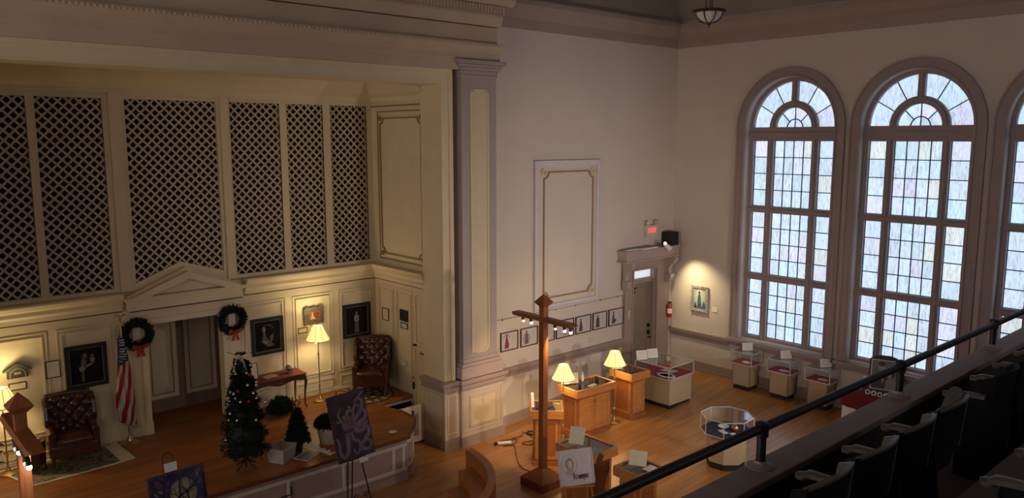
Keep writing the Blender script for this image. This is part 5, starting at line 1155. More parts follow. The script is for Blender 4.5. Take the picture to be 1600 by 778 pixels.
m = MB(); m.ball((0,0,.085), .07, 16, sc=(.9,1.05,1)); m.box(-.038,.038,-.07,.0,.0,.06); m.build('cranium', mat('brown bone', (.22,.15,.10), .5, noise=.4, nscale=20), o, smooth=True)
m = MB(); [m.ball((s*.026,-.066,.075), .018, 8) for s in (-1, 1)]; m.ball((0,-.068,.045), .010, 6); m.build('eye_sockets', M['blackmat'], o)
o = thing('open_book', 'old book lying on the red topped table', 'book', (5.98, 13.45, TT+.003), R(8)); MB().box(-.14,.14,-.10,.10,0,.004).build('cover', M['walnut'], o); m = MB(); m.hexa([(-.13,-.09,.004),(0,-.09,.004),(0,.09,.004),(-.13,.09,.004)], [(-.13,-.09,.014),(0,-.09,.022),(0,.09,.022),(-.13,.09,.014)]).hexa([(0,-.09,.004),(.13,-.09,.004),(.13,.09,.004),(0,.09,.004)], [(0,-.09,.022),(.13,-.09,.014),(.13,.09,.014),(0,.09,.022)]); m.build('pages', mat('aged pages', (.34,.27,.16), .8, noise=.2, nscale=30), o)
o = thing('standing_document', 'framed document leaning on the red topped table behind the tree', 'framed document', (5.66, 13.52, TT+.003)); Pq = frame_rot((0,0,0), R(-8), R(14)); MB().ring(Pq, -.12, .12, 0, .30, .012, 0, .014).build('frame', M['walnut'], o); MB().rect(Pq, -.11, .11, .01, .29, 0, .006).build('sheet', M['cream card'], o)
# little dark side table by left chair
o = thing('round_side_table', 'small dark side table with a reddish top between the left lamp and armchair', 'side table', (2.13, 13.36, ST+.011)); MB().lathe([(0,.44),(.17,.44),(.17,.47),(0,.47)], (0,0,0), 20).build('top', M['redwood'], o)
MB().lathe([(.15,.10),(.165,.44)], (0,0,0), 20).build('skirt', M['walnut'], o)
for k in range(3): a = 2*PI*k/3; MB().tube([(.12*math.cos(a), .12*math.sin(a), .12), (.15*math.cos(a), .15*math.sin(a), 0)], .015, 6).build('leg', M['walnut'], o)
o = thing('pink_box', 'small pinkish box on the dark side table', 'box', (2.13, 13.34, ST+.482)); MB().rbox(0,0,0,.03,.15,.10,R(10)).build('lid', mat('pinkish card', (.36,.14,.12), .6), o)

# ------------------------------------------------------------------ pictures on stage walls
PB = frame_y(AB)
def black_picture(label, a, b, z0, z1, fig):
    t = thing('black_framed_picture', label, 'picture', ((a+b)/2, AB, (z0+z1)/2), group='black framed pictures on the stage wall')
    MB().ring(PB, a, b, z0, z1, .055, .0, .035).build('frame', M['blackmat'], t, world=True); MB().ring(PB, a+.055, b-.055, z0+.055, z1-.055, .012, .0, .022).build('silver_fillet', mat('dull silver', (.20,.19,.17), .4, metal=.4), t, world=True)
    m = MB(); m.rect(PB, a+.06, b-.06, z0+.06, z1-.06, 0, .010, 0); cx, cz = (a+b)/2, (z0+z1)/2; fig(m, cx, cz); m.build('drawing', [mat('black paper', (.012,.013,.011), .9, spec=.1, noise=.3), mat('chalk grey', (.10,.10,.08), .7, noise=.4, nscale=30), mat('chalk pale', (.22,.21,.18), .7, noise=.3, nscale=30)], t, world=True)
def fig1(m, x, z):   # bust group with a skull-like dome and a small figure
    m.disc(PB, (x-.04,z+.04), .04, .10, .010, .012, 1); m.disc(PB, (x-.07,z-.04), .045, .05, .010, .014, 2); m.slab(PB, [(x-.08,z-.25),(x-.04,z-.25),(x-.05,z-.09),(x-.075,z-.09)], .010, .012, 1)
    m.disc(PB, (x+.09,z+.10), .035, .05, .010, .014, 2); m.disc(PB, (x+.09,z+.15), .02, .03, .010, .014, 2); m.slab(PB, [(x+.06,z+.04),(x+.12,z+.04),(x-.02,z-.04),(x-.05,z-.02)], .010, .012, 2); m.disc(PB, (x-.02,z+.16), .035, .05, .010, .012, 1)
def fig2(m, x, z):   # swooping pale wing and drapery
    m.slab(PB, [(x-.10,z+.17),(x-.05,z+.10),(x-.02,z-.04),(x+.10,z-.16),(x+.13,z-.20),(x+.0,z-.21),(x-.12,z-.10),(x-.08,z+.02)], .010, .013, 1); m.slab(PB, [(x+.04,z-.02),(x+.12,z+.04),(x+.10,z-.10),(x+.06,z-.12)], .010, .013, 1); m.disc(PB, (x-.07,z+.13), .03, .05, .013, .015, 2)
    m.arc(PB, (x-.0,z+.08), .12, .135, R(20), R(150), .010, .012, 14, 1); m.disc(PB, (x-.05,z-.12), .05, .025, .013, .015, 2, rot=-.5)
def fig3(m, x, z):   # slim standing lady
    m.slab(PB, [(x-.05,z-.25),(x+.05,z-.25),(x+.04,z-.05),(x+.02,z+.06),(x-.03,z+.06),(x-.04,z-.05)], .010, .012, 1); m.slab(PB, [(x-.055,z-.02),(x+.05,z-.02),(x+.05,z+.09),(x+.015,z+.12),(x-.02,z+.12),(x-.06,z+.08)], .012, .014, 2); m.disc(PB, (x,z+.155), .018, .026, .012, .015, 2)
black_picture('black framed drawing of pale busts above the left armchair', 2.73, 3.34, 1.80, 2.51, fig1)
black_picture('black framed drawing of a pale swooping figure between wreath and plaque', 5.80, 6.43, 1.78, 2.48, fig2)
black_picture('black framed drawing of a slim standing lady above the corner armchair', 7.71, 8.34, 1.79, 2.48, fig3)
def small_frame(name, label, cat, PP, a, b, z0, z1, fr='walnut', inner='cream card', t_=.014, lines=4):
    if a > b: a, b = b, a
    t = thing(name, label, cat, PP[0]+PP[1]*((a+b)/2)+PP[2]*((z0+z1)/2)); MB().ring(PP, a, b, z0, z1, t_, 0, .018).build('frame', M[fr], t, world=True)
    m = MB(); m.rect(PP, a+.008, b-.008, z0+.008, z1-.008, 0, .008, 0)
    for k in range(lines): v = z1-(z1-z0)*(.25+.5*k/max(1, lines)); m.rect(PP, a+(b-a)*.25, b-(b-a)*(.25+.08*(k % 2)), v, v+.004, .008, .009, 1)
    m.build('sheet', [M[inner], M['greyink']], t, world=True); return t
small_frame('framed_certificate', 'small brown framed certificate left of the busts drawing', 'certificate', PB, 2.45, 2.66, 2.05, 2.33)
small_frame('framed_caption', 'narrow dark framed caption under the dark arched plaque', 'caption', PB, 1.94, 2.18, 1.96, 2.08, lines=2)
small_frame('framed_caption', 'small dark framed caption under the torn-edged plaque', 'caption', PB, 6.73, 6.93, 2.06, 2.17, lines=2)
small_frame('framed_certificate', 'small brown framed certificate on the right stage wall', 'certificate', PX, 13.31, 13.55, 2.12, 2.38)
small_frame('dark_print', 'small very dark framed print on the right stage wall', 'print', PX, 12.62, 12.90, 2.22, 2.45, 'black', 'black', lines=0)
small_frame('framed_caption', 'black framed white caption under the small dark print on the right stage wall', 'caption', PX, 12.64, 12.87, 2.07, 2.19, 'black', lines=2)
t = thing('arched_plaque', 'dark gabled plaque with pale carved arch at the far left wall', 'plaque', (2.07, AB, 2.26))
m = MB(); m.slab(PB, [(1.93,2.16),(2.21,2.16),(2.21,2.29),(1.93,2.29)], 0, .05); m.slab(PB, [(1.88,2.27),(2.07,2.37),(2.26,2.27),(2.26,2.29),(2.07,2.40),(1.88,2.29)], 0, .09); m.slab(PB, [(1.93,2.29),(2.21,2.29),(2.07,2.37)], 0, .05); m.build('body', mat('dark green bronze', (.055,.055,.035), .5), t, world=True)
m = MB(); m.arc(PB, (2.07,2.20), .098, .108, R(0), R(180), .05, .056, 18); m.rect(PB, 1.965, 1.975, 2.17, 2.20, .05, .056); m.rect(PB, 2.165, 2.175, 2.17, 2.20, .05, .056)
for dx in (-.03, 0, .03): m.disc(PB, (2.07+dx, 2.235), .016, .022, .05, .058)
m.build('carving', mat('pale carving', (.32,.32,.28), .6), t, world=True)
t = thing('torn_edge_plaque', 'grey board plaque with a small red and gold figure picture, above the lamp', 'plaque', (7.06, AB, 2.38))
m = MB(); ed = []
for i in range(7): ed.append((6.86+.40*i/6, 2.205+(.015 if i % 2 else -.005)))
for i in range(6): ed.append((7.26+(.012 if i % 2 else 0), 2.22+.32*i/5))
for i in range(7): ed.append((7.26-.40*i/6, 2.55+(.015 if i % 2 else -.01)))
for i in range(5): ed.append((6.86-(.012 if i % 2 else 0), 2.53-.30*i/4))
m.slab(PB, ed, .025, .05); m.build('board', mat('weathered board', (.11,.09,.07), .8, noise=.3, nscale=10), t, world=True)
MB().ring(PB, 6.96, 7.18, 2.31, 2.46, .010, .05, .06).build('frame', M['gold'], t, world=True); m = MB(); m.rect(PB, 6.965, 7.175, 2.315, 2.455, .05, .053, 0); m.slab(PB, [(6.98,2.32),(7.10,2.32),(7.05,2.37),(7.04,2.42),(7.01,2.42),(7.0,2.36)], .053, .056, 1); m.disc(PB, (7.025,2.435), .014, .014, .053, .057, 1); m.build('picture', [mat('red brown', (.22,.03,.012), .5), mat('golden figure', (.60,.36,.12), .5)], t, world=True)
m = MB(); m.box(6.9,6.95,AB-.03,AB,2.3,2.35).box(7.15,7.2,AB-.03,AB,2.4,2.45); m.build('hanger', M['black'], t, world=True)
t = thing('wall_telephone', 'cream wall box with a dangling cord on the right stage wall', 'wall phone', (AX1, 12.77, 1.36)); MB().rect(PX, 12.68, 12.86, 1.31, 1.42, 0, .05).build('box', M['plastic'], t, world=True, bevel=.006)
MB().tube(smoothp([(AX1-.03,12.75,1.31),(AX1-.02,12.76,1.22),(AX1-.02,12.82,1.14),(AX1-.02,12.80,1.06)]), .006, 6).build('cord', M['plastic'], t, world=True)
tag(MB().rect(PX, 12.10, 12.22, 1.66, 1.70, .012, .018).build('red_door_sign', M['red']), 'small red sign on the side door of the stage', 'sign')

# ------------------------------------------------------------------ wreaths
def needles(m, p, d, ln, n=5, w_=.006, spread=.6, mi=0):
    for k in range(n):
        v = (Vector(d)+Vector((random.uniform(-1,1), random.uniform(-1,1), random.uniform(-1,1)))*spread).normalized()*ln*random.uniform(.7,1.15)
        s = v.cross(Vector((random.uniform(-1,1), random.uniform(-1,1), random.uniform(-1,1)))).normalized()*w_; p = Vector(p)
        m.add([p-s, p+s, p+v+s*.3, p+v-s*.3], [(0,1,2,3)], mi)
def bow(m, O, U, V, N, s):
    for sg in (-1, 1):
        L = [O, O+U*sg*s*.9+V*s*.35, O+U*sg*s+V*-.05*s, O+U*sg*s*.85-V*s*.3]
        m.prism(L, N*s*.18)
        m.prism([O-U*.06*s*sg, O+U*sg*s*.25, O+U*sg*s*.62-V*s*1.5, O+U*sg*s*.35-V*s*1.35, O+U*sg*s*.15-V*s*1.55], N*s*.06)
    m.ball(O+N*s*.12, s*.2, 8)
def wreath(label, x, z):
    t = thing('wreath', label, 'wreath', (x, AB-.07, z), group='green wreaths with red bows beside the recess')
    m = MB(); m.tube([(.205*math.cos(2*PI*j/28), 0, .205*math.sin(2*PI*j/28)) for j in range(28)], .045, 8, close=True)
    for k in range(560):
        a = random.uniform(0, 2*PI); b = random.uniform(0, 2*PI); r_ = .205+.045*math.cos(b); e = Vector((math.cos(a)*math.cos(b), -math.sin(b) if math.sin(b) > 0 else -.2*math.sin(b), math.sin(a)*math.cos(b)))
        needles(m, (r_*math.cos(a), .04*-abs(math.sin(b)), r_*math.sin(a)), e, .05, 3, .008, .7)
    m.build('greenery', M['needle'], t)
    m = MB(); bow(m, Vector((0.02,-.07,-.20)), Vector((1,0,0)), Vector((0,0,1)), Vector((0,-1,0)), .125); m.build('bow', M['ribbon'], t)
    s = thing('wall_sconce', 'pale square wall light in the middle of the %s' % ('left wreath' if x < 5 else 'right wreath'), 'wall light', (x, AB, z), group='wall lights inside the wreaths')
    MB().box(-.07,.07,-.06,0,-.10,.11).build('glass_shade', mat('frosted shade', (.46,.44,.36), .4), s, bevel=.01); MB().box(-.075,.075,-.065,0,-.12,-.10).build('backplate', M['brass'], s)
wreath('green wreath with a red bow left of the recess, behind the flag', 3.81, 2.56); wreath('green wreath with a red bow right of the recess, above the big tree', 5.43, 2.56)

# ------------------------------------------------------------------ flag
t = thing('national_flag', 'furled red, white and blue starred flag on a gilt pole, left of the recess', 'flag', (3.54, 13.55, ST))
MB().lathe([(0,0),(.15,0),(.15,.02),(.10,.04),(.05,.06),(.03,.12),(.025,.16),(0,.16)], (0,0,0), 28).build('stand', M['brass'], t, smooth=True)
MB().cyl((0,0,.1),(-.02,0,2.08),.013,.012,12).build('pole', M['brass'], t)
m = MB(); m.ball((-.02,0,2.11), .03, 10); m.tube([(-.02,0,2.12),(-.02,0,2.22)], [.02,.004], 8); m.tube([(-.02,0,2.16),(-.08,-.01,2.20),(-.13,-.01,2.15)], [.012,.014,.004], 8); m.tube([(-.02,0,2.16),(.04,-.01,2.20),(.09,-.01,2.15)], [.012,.014,.004], 8); m.build('eagle_finial', M['brass'], t)
m = MB(); nu, nv = 96, 70; vs = []; fs = []; mi_ = []
z1_, z0_ = 1.83, .36
for j in range(nv+1):
    f = j/nv; z = z1_+(z0_-z1_)*f; wd = .055+.10*min(1, f*1.25)-.035*max(0, f-.8)*5*.5
    for i in range(nu+1):
        u = i/nu; a = -PI*.05+PI*1.1*u; ruff = .018*math.sin(u*26+f*3)*(.3+f)
        x = -.035+.02*f+(u-.5)*2*wd*1.0+.01*math.sin(7*f+u*5); y = -.03-.055*math.sin(PI*u)*(.5+f)+ruff
        vs.append((x, y, z+.10*(u-.5)*f*-1.0))
for j in range(nv):
    for i in range(nu):
        a = j*(nu+1)+i; fs.append((a, a+1, a+nu+2, a+nu+1)); f = j/nv; u = i/nu
        if f < .33-.08*u: mi_.append(2)
        else: mi_.append(int((u*4.6+f*5.6)*1.0+.3) % 2)
m.add(vs, fs); m.m = mi_; cl = m.build('cloth', [mat('flag red', (.30,.012,.015), .75), mat('flag white', (.50,.44,.38), .75), mat('flag blue', (.012,.016,.06), .75)], t, smooth=True)
m = MB()
for j in range(9):
    for i in range(4):
        u = .18+.2*i+(.1 if j % 2 else 0); f = .03+j*.031
        if f < .31-.08*u and u < .95: k = int(round(f*nv))*(nu+1)+int(round(u*nu)); p = Vector(vs[k]); m.prism([p+Vector((.015*(1 if q % 2 == 0 else .45)*math.sin(2*PI*q/10), -.006, .015*(1 if q % 2 == 0 else .45)*math.cos(2*PI*q/10))) for q in range(10)], (0,-.002,0))
m.build('stars', M['white'], cl)
m = MB(); p = Vector((.06,-.05,.36))
for k in range(20): m.tube([(-.10+.012*k, -.06, .40-.006*k), (-.10+.012*k+.004, -.06, .37-.006*k)], .003, 4)
m.tube([(.07,-.07,.36),(.075,-.07,.27)], [.02,.028], 8); m.build('gold_fringe', M['gold'], cl)

# ------------------------------------------------------------------ Christmas trees and greenery
def tree_mesh(m, H, z0, prof, count, ln, w_, mi=0):
    for k in range(count):
        f = random.random()**.85; z = z0+(H-z0)*f; R_ = prof(f); a = random.uniform(0, 2*PI)
        tier = .86+.16*math.sin(f*38+a*3)+random.uniform(-.10,.10); r_ = R_*tier*random.uniform(.55, 1.)
        needles(m, (r_*math.cos(a), r_*math.sin(a), z-.12*r_), (math.cos(a), math.sin(a), .15-.25*(1-f)), ln, 6, w_, .75, mi)
TXY = (4.60, 11.36)
t = thing('christmas_tree', 'slim dark decorated tree with an ivory bow on top, at the stage edge', 'tree', (TXY[0], TXY[1], ST)); TH = 1.80
prof = lambda f: .36*(1-f)**.80+.045 if f > .12 else .30+.5*f
m = MB(); m.lathe([(.05,.2),(.22,.24),(.26,.45),(.20,.9),(.12,1.3),(.03,1.72),(0,1.75)], (0,0,0), 14)
tree_mesh(m, TH, .20, prof, 3600, .052, .0075); m.build('foliage', M['needle'], t)
MB().cyl((0,0,0),(0,0,.35),.022,.018,10).build('trunk', M['walnut'], t)
m = MB()
for k in range(4): a = 2*PI*k/4+.4; m.tube([(0,0,.16),(.10*math.cos(a),.10*math.sin(a),.06),(.20*math.cos(a),.20*math.sin(a),.0)], .012, 6)
m.build('tree_stand', M['blackmat'], t)
bo = thing('ivory_bow', 'large ivory ribbon bow crowning the slim decorated tree', 'bow', (TXY[0], TXY[1], ST+TH-.0)); m = MB()
cu_, cw = _r, Vector((-_w.x, -_w.y, 0)).normalized()
def rib(pts, w_): 
    P_ = smoothp([p for p in pts], 5); off = Vector((0,0,1))*w_; n = len(P_); m.add([q for p in P_ for q in (p-off*.5, p+off*.5)], [(2*i, 2*i+1, 2*i+3, 2*i+2) for i in range(n-1)])
bow(m, cw*.06+Vector((0,0,-.02)), Vector((cu_.x, cu_.y, 0)).normalized(), Vector((0,0,1)), cw, .20)
m.build('ribbon', M['ivory'], bo)
orn = [(97,108,'r'),(98,118,'r'),(186,105,'r'),(183,197,'r'),(82,228,'r'),(180,353,'r'),(118,292,'r'),(140,112,'s'),(105,133,'s'),(187,142,'s'),(167,188,'s'),(105,192,'s'),(172,258,'s'),(222,240,'s'),(206,303,'s'),(225,333,'s'),(132,355,'s'),(75,298,'s'),(92,308,'w'),(70,350,'g'),(72,422,'s'),(64,460,'g'),(48,575,'g'),(250,290,'g'),(258,282,'s'),(274,355,'s'),(223,258,'s'),(112,462,'s'),(222,460,'s'),(103,335,'g')]
og = {'r': mat('red bauble', (.35,.03,.02), .15, metal=.5), 's': mat('silver bauble', (.80,.78,.74), .15, metal=.8), 'g': mat('gold bauble', (.75,.52,.22), .2, metal=.8), 'w': mat('white bauble', (.55,.58,.62), .3)}
nm = {'r': 'red', 's': 'silver', 'g': 'gold', 'w': 'white'}; proto = {}
cax = Vector((TXY[0], TXY[1], 0)); wh = Vector((_w.x, _w.y, 0)).normalized()
order = sorted(orn, key=lambda q: q[1]); cnt = {}; tot = {}
for q in orn: tot[q[2]] = tot.get(q[2], 0)+1
ordn = ['topmost', 'second', 'third', 'fourth', 'fifth', 'sixth', 'seventh', 'eighth', 'ninth', 'tenth', 'eleventh', 'twelfth', 'thirteenth', 'fourteenth', 'fifteenth', 'sixteenth', 'seventeenth', 'eighteenth']
for ox, oy, c_ in order:
    px, py = 340+ox/3.7, 530+oy/3.7; d_ = ray(px, py); tt = (cax-_C).dot(wh)/d_.dot(wh); p = _C+d_*tt
    lat = (p-cax).dot(Vector((_r.x,_r.y,0))); f = max(0, min(.99, (p.z-ST-.2)/(TH-.2))); R_ = prof(f)+.03; dep = math.sqrt(max(0, R_*R_-lat*lat)); p = _C+d_*((cax-wh*dep-_C).dot(wh)/d_.dot(wh))
    cnt[c_] = cnt.get(c_, 0)+1; rank = ordn[cnt[c_]-1]
    side = 'left' if lat < -.04 else 'right' if lat > .08 else 'middle'
    lb = '%s bauble at the %s of the slim tree%s' % (nm[c_], side, '' if tot[c_] == 1 else ', %s %s one from the top' % (rank, nm[c_]))
    if c_ not in proto:
        o = thing('tree_bauble', lb, 'ornament', p, group='baubles on the slim tree'); MB().ball((0,0,-.022), .021 if c_ != 'r' else .025, 12).build('ball', og[c_], o, smooth=True); MB().cyl((0,0,-.004),(0,0,.006),.006,.005,8).build('cap', M['brass'], o); proto[c_] = o
    else: dup(proto[c_], p, label=lb)
t = thing('small_spruce', 'small undecorated evergreen tree in a dark pot beside the plastic tub', 'tree', (5.50, 11.42, ST)); m = MB(); m.lathe([(.04,.16),(.15,.18),(.12,.35),(.03,.62)], (0,0,0), 12); tree_mesh(m, .70, .15, lambda f: .20*(1-f)**.8+.02, 1500, .045, .008); m.build('foliage', M['needle2'], t)
MB().lathe([(0,0),(.06,0),(.085,.15),(.075,.15),(0,.13)], (0,0,0), 18).build('pot', M['redwood'], t); MB().cyl((0,0,.1),(0,0,.3),.012).build('trunk', M['walnut'], t)
t = thing('bushy_greenery', 'round bush of dark greenery on the stage under the red topped table', 'plant', (6.04, 13.22, ST)); m = MB()
for k in range(900):
    v = Vector((random.gauss(0,1), random.gauss(0,1), abs(random.gauss(0,1)))).normalized(); p = Vector((v.x*.22, v.y*.18, .06+v.z*.26))*random.uniform(.6,1.); needles(m, p, v, .06, 4, .011, .7)
m.ball((0,0,.14), .15, 10); m.build('foliage', M['needle2'], t); MB().lathe([(0,0),(.09,0),(.11,.10),(0,.10)], (0,0,0), 16).build('pot', M['walnut'], t)
t = thing('twig_sprig', 'thin dark twiggy sprig standing behind the small evergreen tree', 'plant', (6.33, 13.15, ST)); m = MB()
for k in range(7): a = random.uniform(0, 2*PI); m.tube([(0,0,0),(.02*math.cos(a),.02*math.sin(a),.10),(.07*math.cos(a),.07*math.sin(a),.16+.05*(k % 3))], .006, 5); m.ball((.07*math.cos(a),.07*math.sin(a),.17+.05*(k % 3)), .018, 6)
m.build('twigs', M['walnut'], t); MB().lathe([(0,0),(.04,0),(.04,.02),(0,.03)], (0,0,0), 12).build('foot', M['walnut'], t)
t = thing('white_planter', 'pale planter with dark pine sprigs and one pink bauble, left of the tentacle painting', 'planter', (6.05, 11.42, ST)); m = MB()
n = 20; m.lathe([(0,0),(.14,0),(.20,.30),(.185,.30),(.13,.02),(0,.02)], (0,0,0), n); m.build('pot', mat('crumpled white wrap', (.36,.30,.26), .6, noise=.2, nscale=8, bump=.6, bscale=12), t, smooth=True)
m = MB()
for k in range(750): v = Vector((random.gauss(0,1), random.gauss(0,1), abs(random.gauss(0,1))*.7)).normalized(); needles(m, Vector((v.x*.18, v.y*.18, .30+v.z*.13)), v, .07, 4, .009, .7)
m.build('pine_sprigs', M['needle'], t); MB().ball((-.03,-.14,.40), .025, 10).build('pink_bauble', mat('pink bauble', (.55,.10,.16), .3), t)
m = MB(); rib([Vector((.14,-.10,.30)), Vector((.17,-.15,.15)), Vector((.18,-.16,.0))], .05); m.build('dark_ribbon', M['blackmat'], t)
m = MB()
for k in range(4): m.tube([(.17+.02*k,-.15-.02*k,.22),(.15+.025*k,-.18-.02*k,.01)], .006, 5)
m.build('striped_tail', M['cream card'], t)

# plastic tub, lid, mat, dish
tb = thing('plastic_tub', 'translucent plastic storage tub without its lid, beside the slim tree', 'storage tub', (5.13, 11.24, ST), R(30))
def shell(m, X0, Y0, X1, Y1, H, t_=.006):
    m.hexa([(-X0,-Y0,0),(X0,-Y0,0),(X0,Y0,0),(-X0,Y0,0)], [(-X0,-Y0,t_),(X0,-Y0,t_),(X0,Y0,t_),(-X0,Y0,t_)])
    for s in (-1, 1):
        m.hexa([(-X0,s*Y0,0),(X0,s*Y0,0),(X0,s*(Y0-t_),0),(-X0,s*(Y0-t_),0)], [(-X1,s*Y1,H),(X1,s*Y1,H),(X1,s*(Y1-t_),H),(-X1,s*(Y1-t_),H)])
        m.hexa([(s*X0,-Y0,0),(s*X0,Y0,0),(s*(X0-t_),Y0,0),(s*(X0-t_),-Y0,0)], [(s*X1,-Y1,H),(s*X1,Y1,H),(s*(X1-t_),Y1,H),(s*(X1-t_),-Y1,H)])
m = MB(); shell(m, .15, .13, .18, .16, .23); m.build('tub_wall', M['tubplastic'], tb)
MB().tube([(-.18,-.16,.23),(.18,-.16,.23),(.18,.16,.23),(-.18,.16,.23)], .009, 6, close=True).build('rim', mat('milky plastic', (.45,.42,.38), .4), tb)
for i, (dx, dy, c_) in enumerate(((-.06,-.05,'s'),(.05,.03,'r'),(.0,.06,'w'),(.08,-.06,'g'))):
    o = thing('loose_bauble', '%s bauble lying inside the plastic tub' % nm[c_], 'ornament', (5.13+dx, 11.24+dy, ST+.008), group='baubles in the tub'); MB().ball((0,0,.025), .025, 12).build('ball', og[c_], o, smooth=True); MB().cyl((0,0,.049),(0,0,.056),.006).build('cap', M['brass'], o)
o = thing('tub_lid', 'translucent plastic lid lying on the stage edge beside the tub', 'lid', (5.49, 11.11, ST), R(30)); m = MB(); m.box(-.17,.17,-.13,.13,0,.010); m.build('panel', M['tubplastic'], o, bevel=.004); MB().tube([(-.17,-.13,.010),(.17,-.13,.010),(.17,.13,.010),(-.17,.13,.010)], .008, 6, close=True).build('rim', mat('milky plastic rim', (.50,.46,.40), .4), o)
o = thing('holiday_mat', 'long white paper banner with dark red shapes lying behind the tub lid', 'banner', (5.83, 11.30, ST)); m = MB(); m.prism([(5.63-5.83,11.66-11.30,.002),(5.75-5.83,11.70-11.30,.002),(5.92-5.83,10.95-11.30,.002),(5.78-5.83,10.88-11.30,.002)], (0,0,.004)); m.build('paper', M['white'], o)
m = MB()
for k in range(3):
    c0 = Vector((.055-.02*k*-1, -.30+.13*k, .007)); c0.x = .06-.04*k*.55
    for a in (R(45), R(-45)): d_ = Vector((math.cos(a), math.sin(a), 0))*.045; n_ = Vector((-d_.y, d_.x, 0))*.32; m.prism([c0-d_-n_, c0+d_-n_, c0+d_+n_, c0-d_+n_], (0,0,.001))
m.build('printed_shapes', M['ribbon'], o)
m = MB(); m.prism([(5.56,11.64,ST+.001),(5.60,11.65,ST+.001),(5.86,10.80,ST+.001),(5.80,10.80,ST+.001)], (0,0,.003)); struct(m.build('trim_stage_strip', M['nosing']))
o = thing('small_dish', 'small silvery dish on the bare right end of the stage', 'dish', (7.08, 11.06, ST)); MB().lathe([(0,0),(.05,0),(.075,.015),(.07,.018),(.045,.006),(0,.006)], (0,0,0), 20).build('bowl', M['silver'], o, smooth=True)

# ------------------------------------------------------------------ painted canvases on iron easels
def canvas_easel(label, base, w_, h_, z0, rz, roll, card_top, mats, fig):
    t = thing('painting_on_easel', label, 'painting', base); O0 = Vector((0,0,z0)); Pp = frame_rot(O0, rz, R(14)); O, U, V, N = Pp; U2 = U*math.cos(roll)+V*math.sin(roll); V2 = V*math.cos(roll)-U*math.sin(roll); Pq = (O, U2, V2, N)
    cv = MB().rect(Pq, -w_/2, w_/2, 0, h_, 0, .025).build('canvas', mats[0], t)
    m = MB(); fig(m, Pq); m.build('painted_design', mats, cv)
    m = MB(); iron = M['black']
    for s in (-1, 1): m.tube([O+V*(h_*.9)-N*.01+U*s*.05, O+U*s*.07-N*.01, Vector((0,0,0))+U*s*.20+N*.14], .011, 6)
    m.tube([O+V*(h_*.85)-N*.02, Vector((0,0,0))-N*.34], .011, 6)
    m.tube([O-U*.16-V*.01, O+U*.16-V*.01], .008, 6); m.tube([O-U*.12-V*.01, O-U*.12+N*.05-V*.01, O-U*.12+N*.05+V*.02], .006, 6); m.tube([O+U*.12-V*.01, O+U*.12+N*.05-V*.01, O+U*.12+N*.05+V*.02], .006, 6)
    for s in (-1, 1):
        c0 = Vector((0,0,z0*.35))+U*s*.09+N*.10
        m.tube([c0+U*(.05*math.cos(a)*(1-a/14))+Vector((0,0,.05*math.sin(a)*(1-a/14))) for a in [k*.5 for k in range(24)]], .006, 5)
    m.build('iron_easel', iron, t)
    if card_top:
        m = MB(); m.tube([O+V*(h_+.17)+U*.06*math.cos(a)+V*.06*math.sin(a)+U*-.04 for a in [PI*k/10 for k in range(11)]]+[O+V*h_-U*.10], .006, 6); m.tube([O+V*(h_+.17)+U*.02, O+V*h_+U*.02], .006, 6); m.build('top_hoop', iron, t)
        MB().rect(Pq, -.12, .03, h_+.01, h_+.11, .0, .006).build('caption_card', M['white'], t)
    else: MB().rect(Pq, .02, .17, -.085, -.005, .03, .036).build('caption_card', M['white'], t)
    return t
def octo(m, P):
    random.seed(11)
    def tent(pts, r0, r1, mi):
        Q = smoothp([Vector((a, b, 0)) for a, b in pts], 10); n = len(Q)
        for i in range(n-1):
            r = (r0+(r1-r0)*i/n)*1.3; a, b = Q[i], Q[i+1]; d_ = (b-a).normalized(); q = Vector((-d_.y, d_.x, 0))
            for rr, dd, mm in ((1.22, .0255, 3), (1., .027, mi), (.55, .0285, 2 if i % 2 else 4)):
                A = a-q*r*rr; B = b+d_*.003-q*r*rr; Cc = b+d_*.003+q*r*rr; D_ = a+q*r*rr; sl = [(p.x, p.y) for p in (A, B, Cc, D_)]; m.slab(P, sl, .025, dd, mm)
    tent([(.02,.55),(.12,.62),(.22,.72),(.25,.84),(.17,.88),(.13,.80),(.19,.77)], .035, .014, 1)
    tent([(.05,.50),(.16,.52),(.26,.58),(.27,.67),(.20,.69),(.15,.64)], .042, .018, 1)
    tent([(.02,.45),(.14,.40),(.25,.42),(.27,.33),(.18,.24),(.10,.16),(.18,.10),(.26,.12),(.27,.2),(.2,.22)], .045, .018, 1)
    tent([(-.02,.42),(.0,.30),(.08,.24),(.07,.12),(.0,.08),(-.03,.15)], .036, .014, 1)
    tent([(-.08,.42),(-.10,.28),(-.13,.14),(-.21,.08),(-.26,.16),(-.25,.30),(-.29,.38)], .042, .018, 1)
    tent([(.0,.52),(.10,.47),(.2,.47),(.29,.5)], .034, .016, 1)
    tent([(.05,.62),(.12,.80),(.22,.92),(.31,.97)], .022, .012, 5)
    m.disc(P, (-.05,.56), .12, .10, .025, .030, 6, rot=.6)
    tent([(-.12,.66),(-.02,.70),(.04,.78),(.0,.80)], .014, .006, 7); tent([(-.14,.60),(-.18,.72),(-.12,.80)], .012, .004, 7); tent([(-.05,.62),(-.02,.74),(.06,.72),(.08,.66)], .02, .010, 7); tent([(-.22,.62),(-.12,.60),(-.02,.62)], .010, .005, 7)
    for k in range(10): a = -1.2+.26*k; m.slab(P, [(-.07+.03*math.sin(a), .50), (-.06+.03*math.sin(a), .50), (-.08+.16*math.sin(a), .50-.13*math.cos(a*.8))], .030, .032, 4)
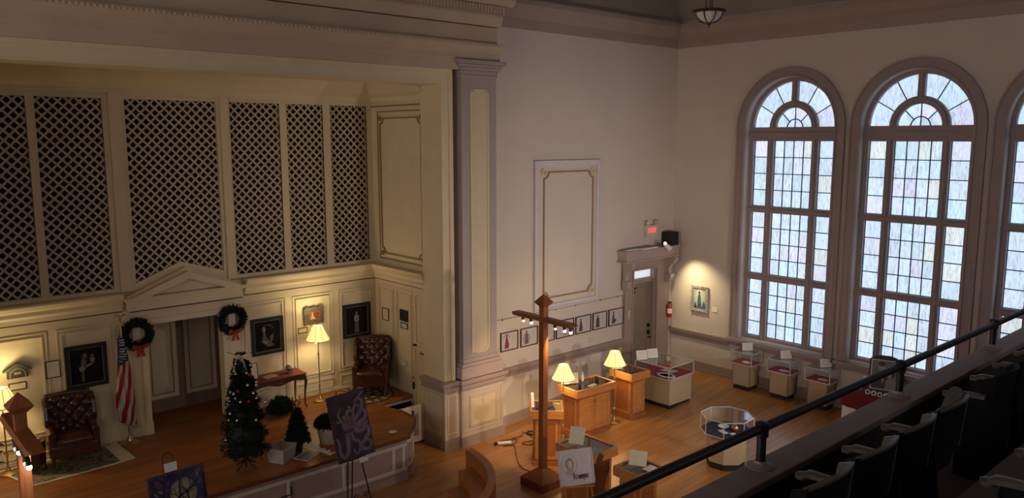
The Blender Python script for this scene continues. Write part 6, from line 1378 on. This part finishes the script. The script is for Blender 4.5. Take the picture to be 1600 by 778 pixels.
om = [mat('aubergine ground', (.065,.042,.05), .85, spec=.1, noise=.3, nscale=6), mat('tentacle mauve', (.13,.085,.14), .85, spec=.1, noise=.25, nscale=20), mat('sucker lilac', (.25,.19,.27), .85, spec=.1), mat('dark outline', (.02,.012,.03), .6), mat('tentacle lilac', (.19,.135,.21), .85, spec=.1), mat('wine limb', (.14,.055,.07), .85, spec=.1), mat('olive mantle', (.15,.10,.09), .85, spec=.1, noise=.5, nscale=25), mat('khaki gold', (.28,.23,.13), .85, spec=.1)]
canvas_easel('purple canvas of curling sea creature tentacles on an iron easel before the stage', (5.86, 10.18, 0), .64, 1.02, .93, R(0), R(3), False, om, octo)
def moon(m, P):
    m.disc(P, (.06,.52), .16, .18, .025, .027, 1); m.disc(P, (.05,.53), .12, .14, .027, .028, 2)
    for k in range(20): m.disc(P, (random.uniform(-.28,.28), random.uniform(.05,.72)), random.uniform(.03,.06), random.uniform(.03,.07), .025, .0255+.00001*k, 3 if k % 2 else 4, 12)
    def br(a, b, r0, r1, mi=5):
        a, b = Vector(a), Vector(b); d_ = (b-a).normalized(); q = Vector((-d_.y, d_.x)); m.slab(P, [a-q*r0, b-q*r1, b+q*r1, a+q*r0], .028, .031, mi)
    def rec(p, ang, ln, r, dep):
        q = (p[0]+ln*math.cos(ang), p[1]+ln*math.sin(ang))
        q = (max(-.31, min(.31, q[0])), max(.0, min(.76, q[1])))
        br(p, q, r, r*.65)
        if dep: 
            for s in (-1, 1): rec(q, ang+s*random.uniform(.3,.7), ln*random.uniform(.62,.8), r*.62, dep-1)
    random.seed(5); rec((-.09,.0), R(92), .30, .035, 5); rec((.24,.0), R(95), .26, .03, 5); rec((-.30,.3), R(40), .14, .015, 3); rec((.02,.35), R(70), .1, .012, 3)
    m.slab(P, [(.02,.30),(.10,.30),(.09,.40),(.11,.44),(.06,.43),(.04,.47),(.03,.38)], .031, .032, 5)
mm = [mat('night violet', (.06,.05,.10), .85, spec=.1, noise=.4, nscale=8), mat('moon halo', (.24,.23,.19), .85, spec=.1), mat('moon', (.33,.31,.19), .85, spec=.1, noise=.15, nscale=10), mat('mist lilac', (.18,.165,.27), .85, spec=.1, noise=.3), mat('mist violet', (.10,.085,.16), .85, spec=.1, noise=.3), mat('black branches', (.02,.018,.035), .6)]
canvas_easel('violet moonlit canvas of bare trees on an easel at the bottom left', (2.90, 9.12, 0), .68, .80, 1.10, R(6), R(-1.5), True, mm, moon)
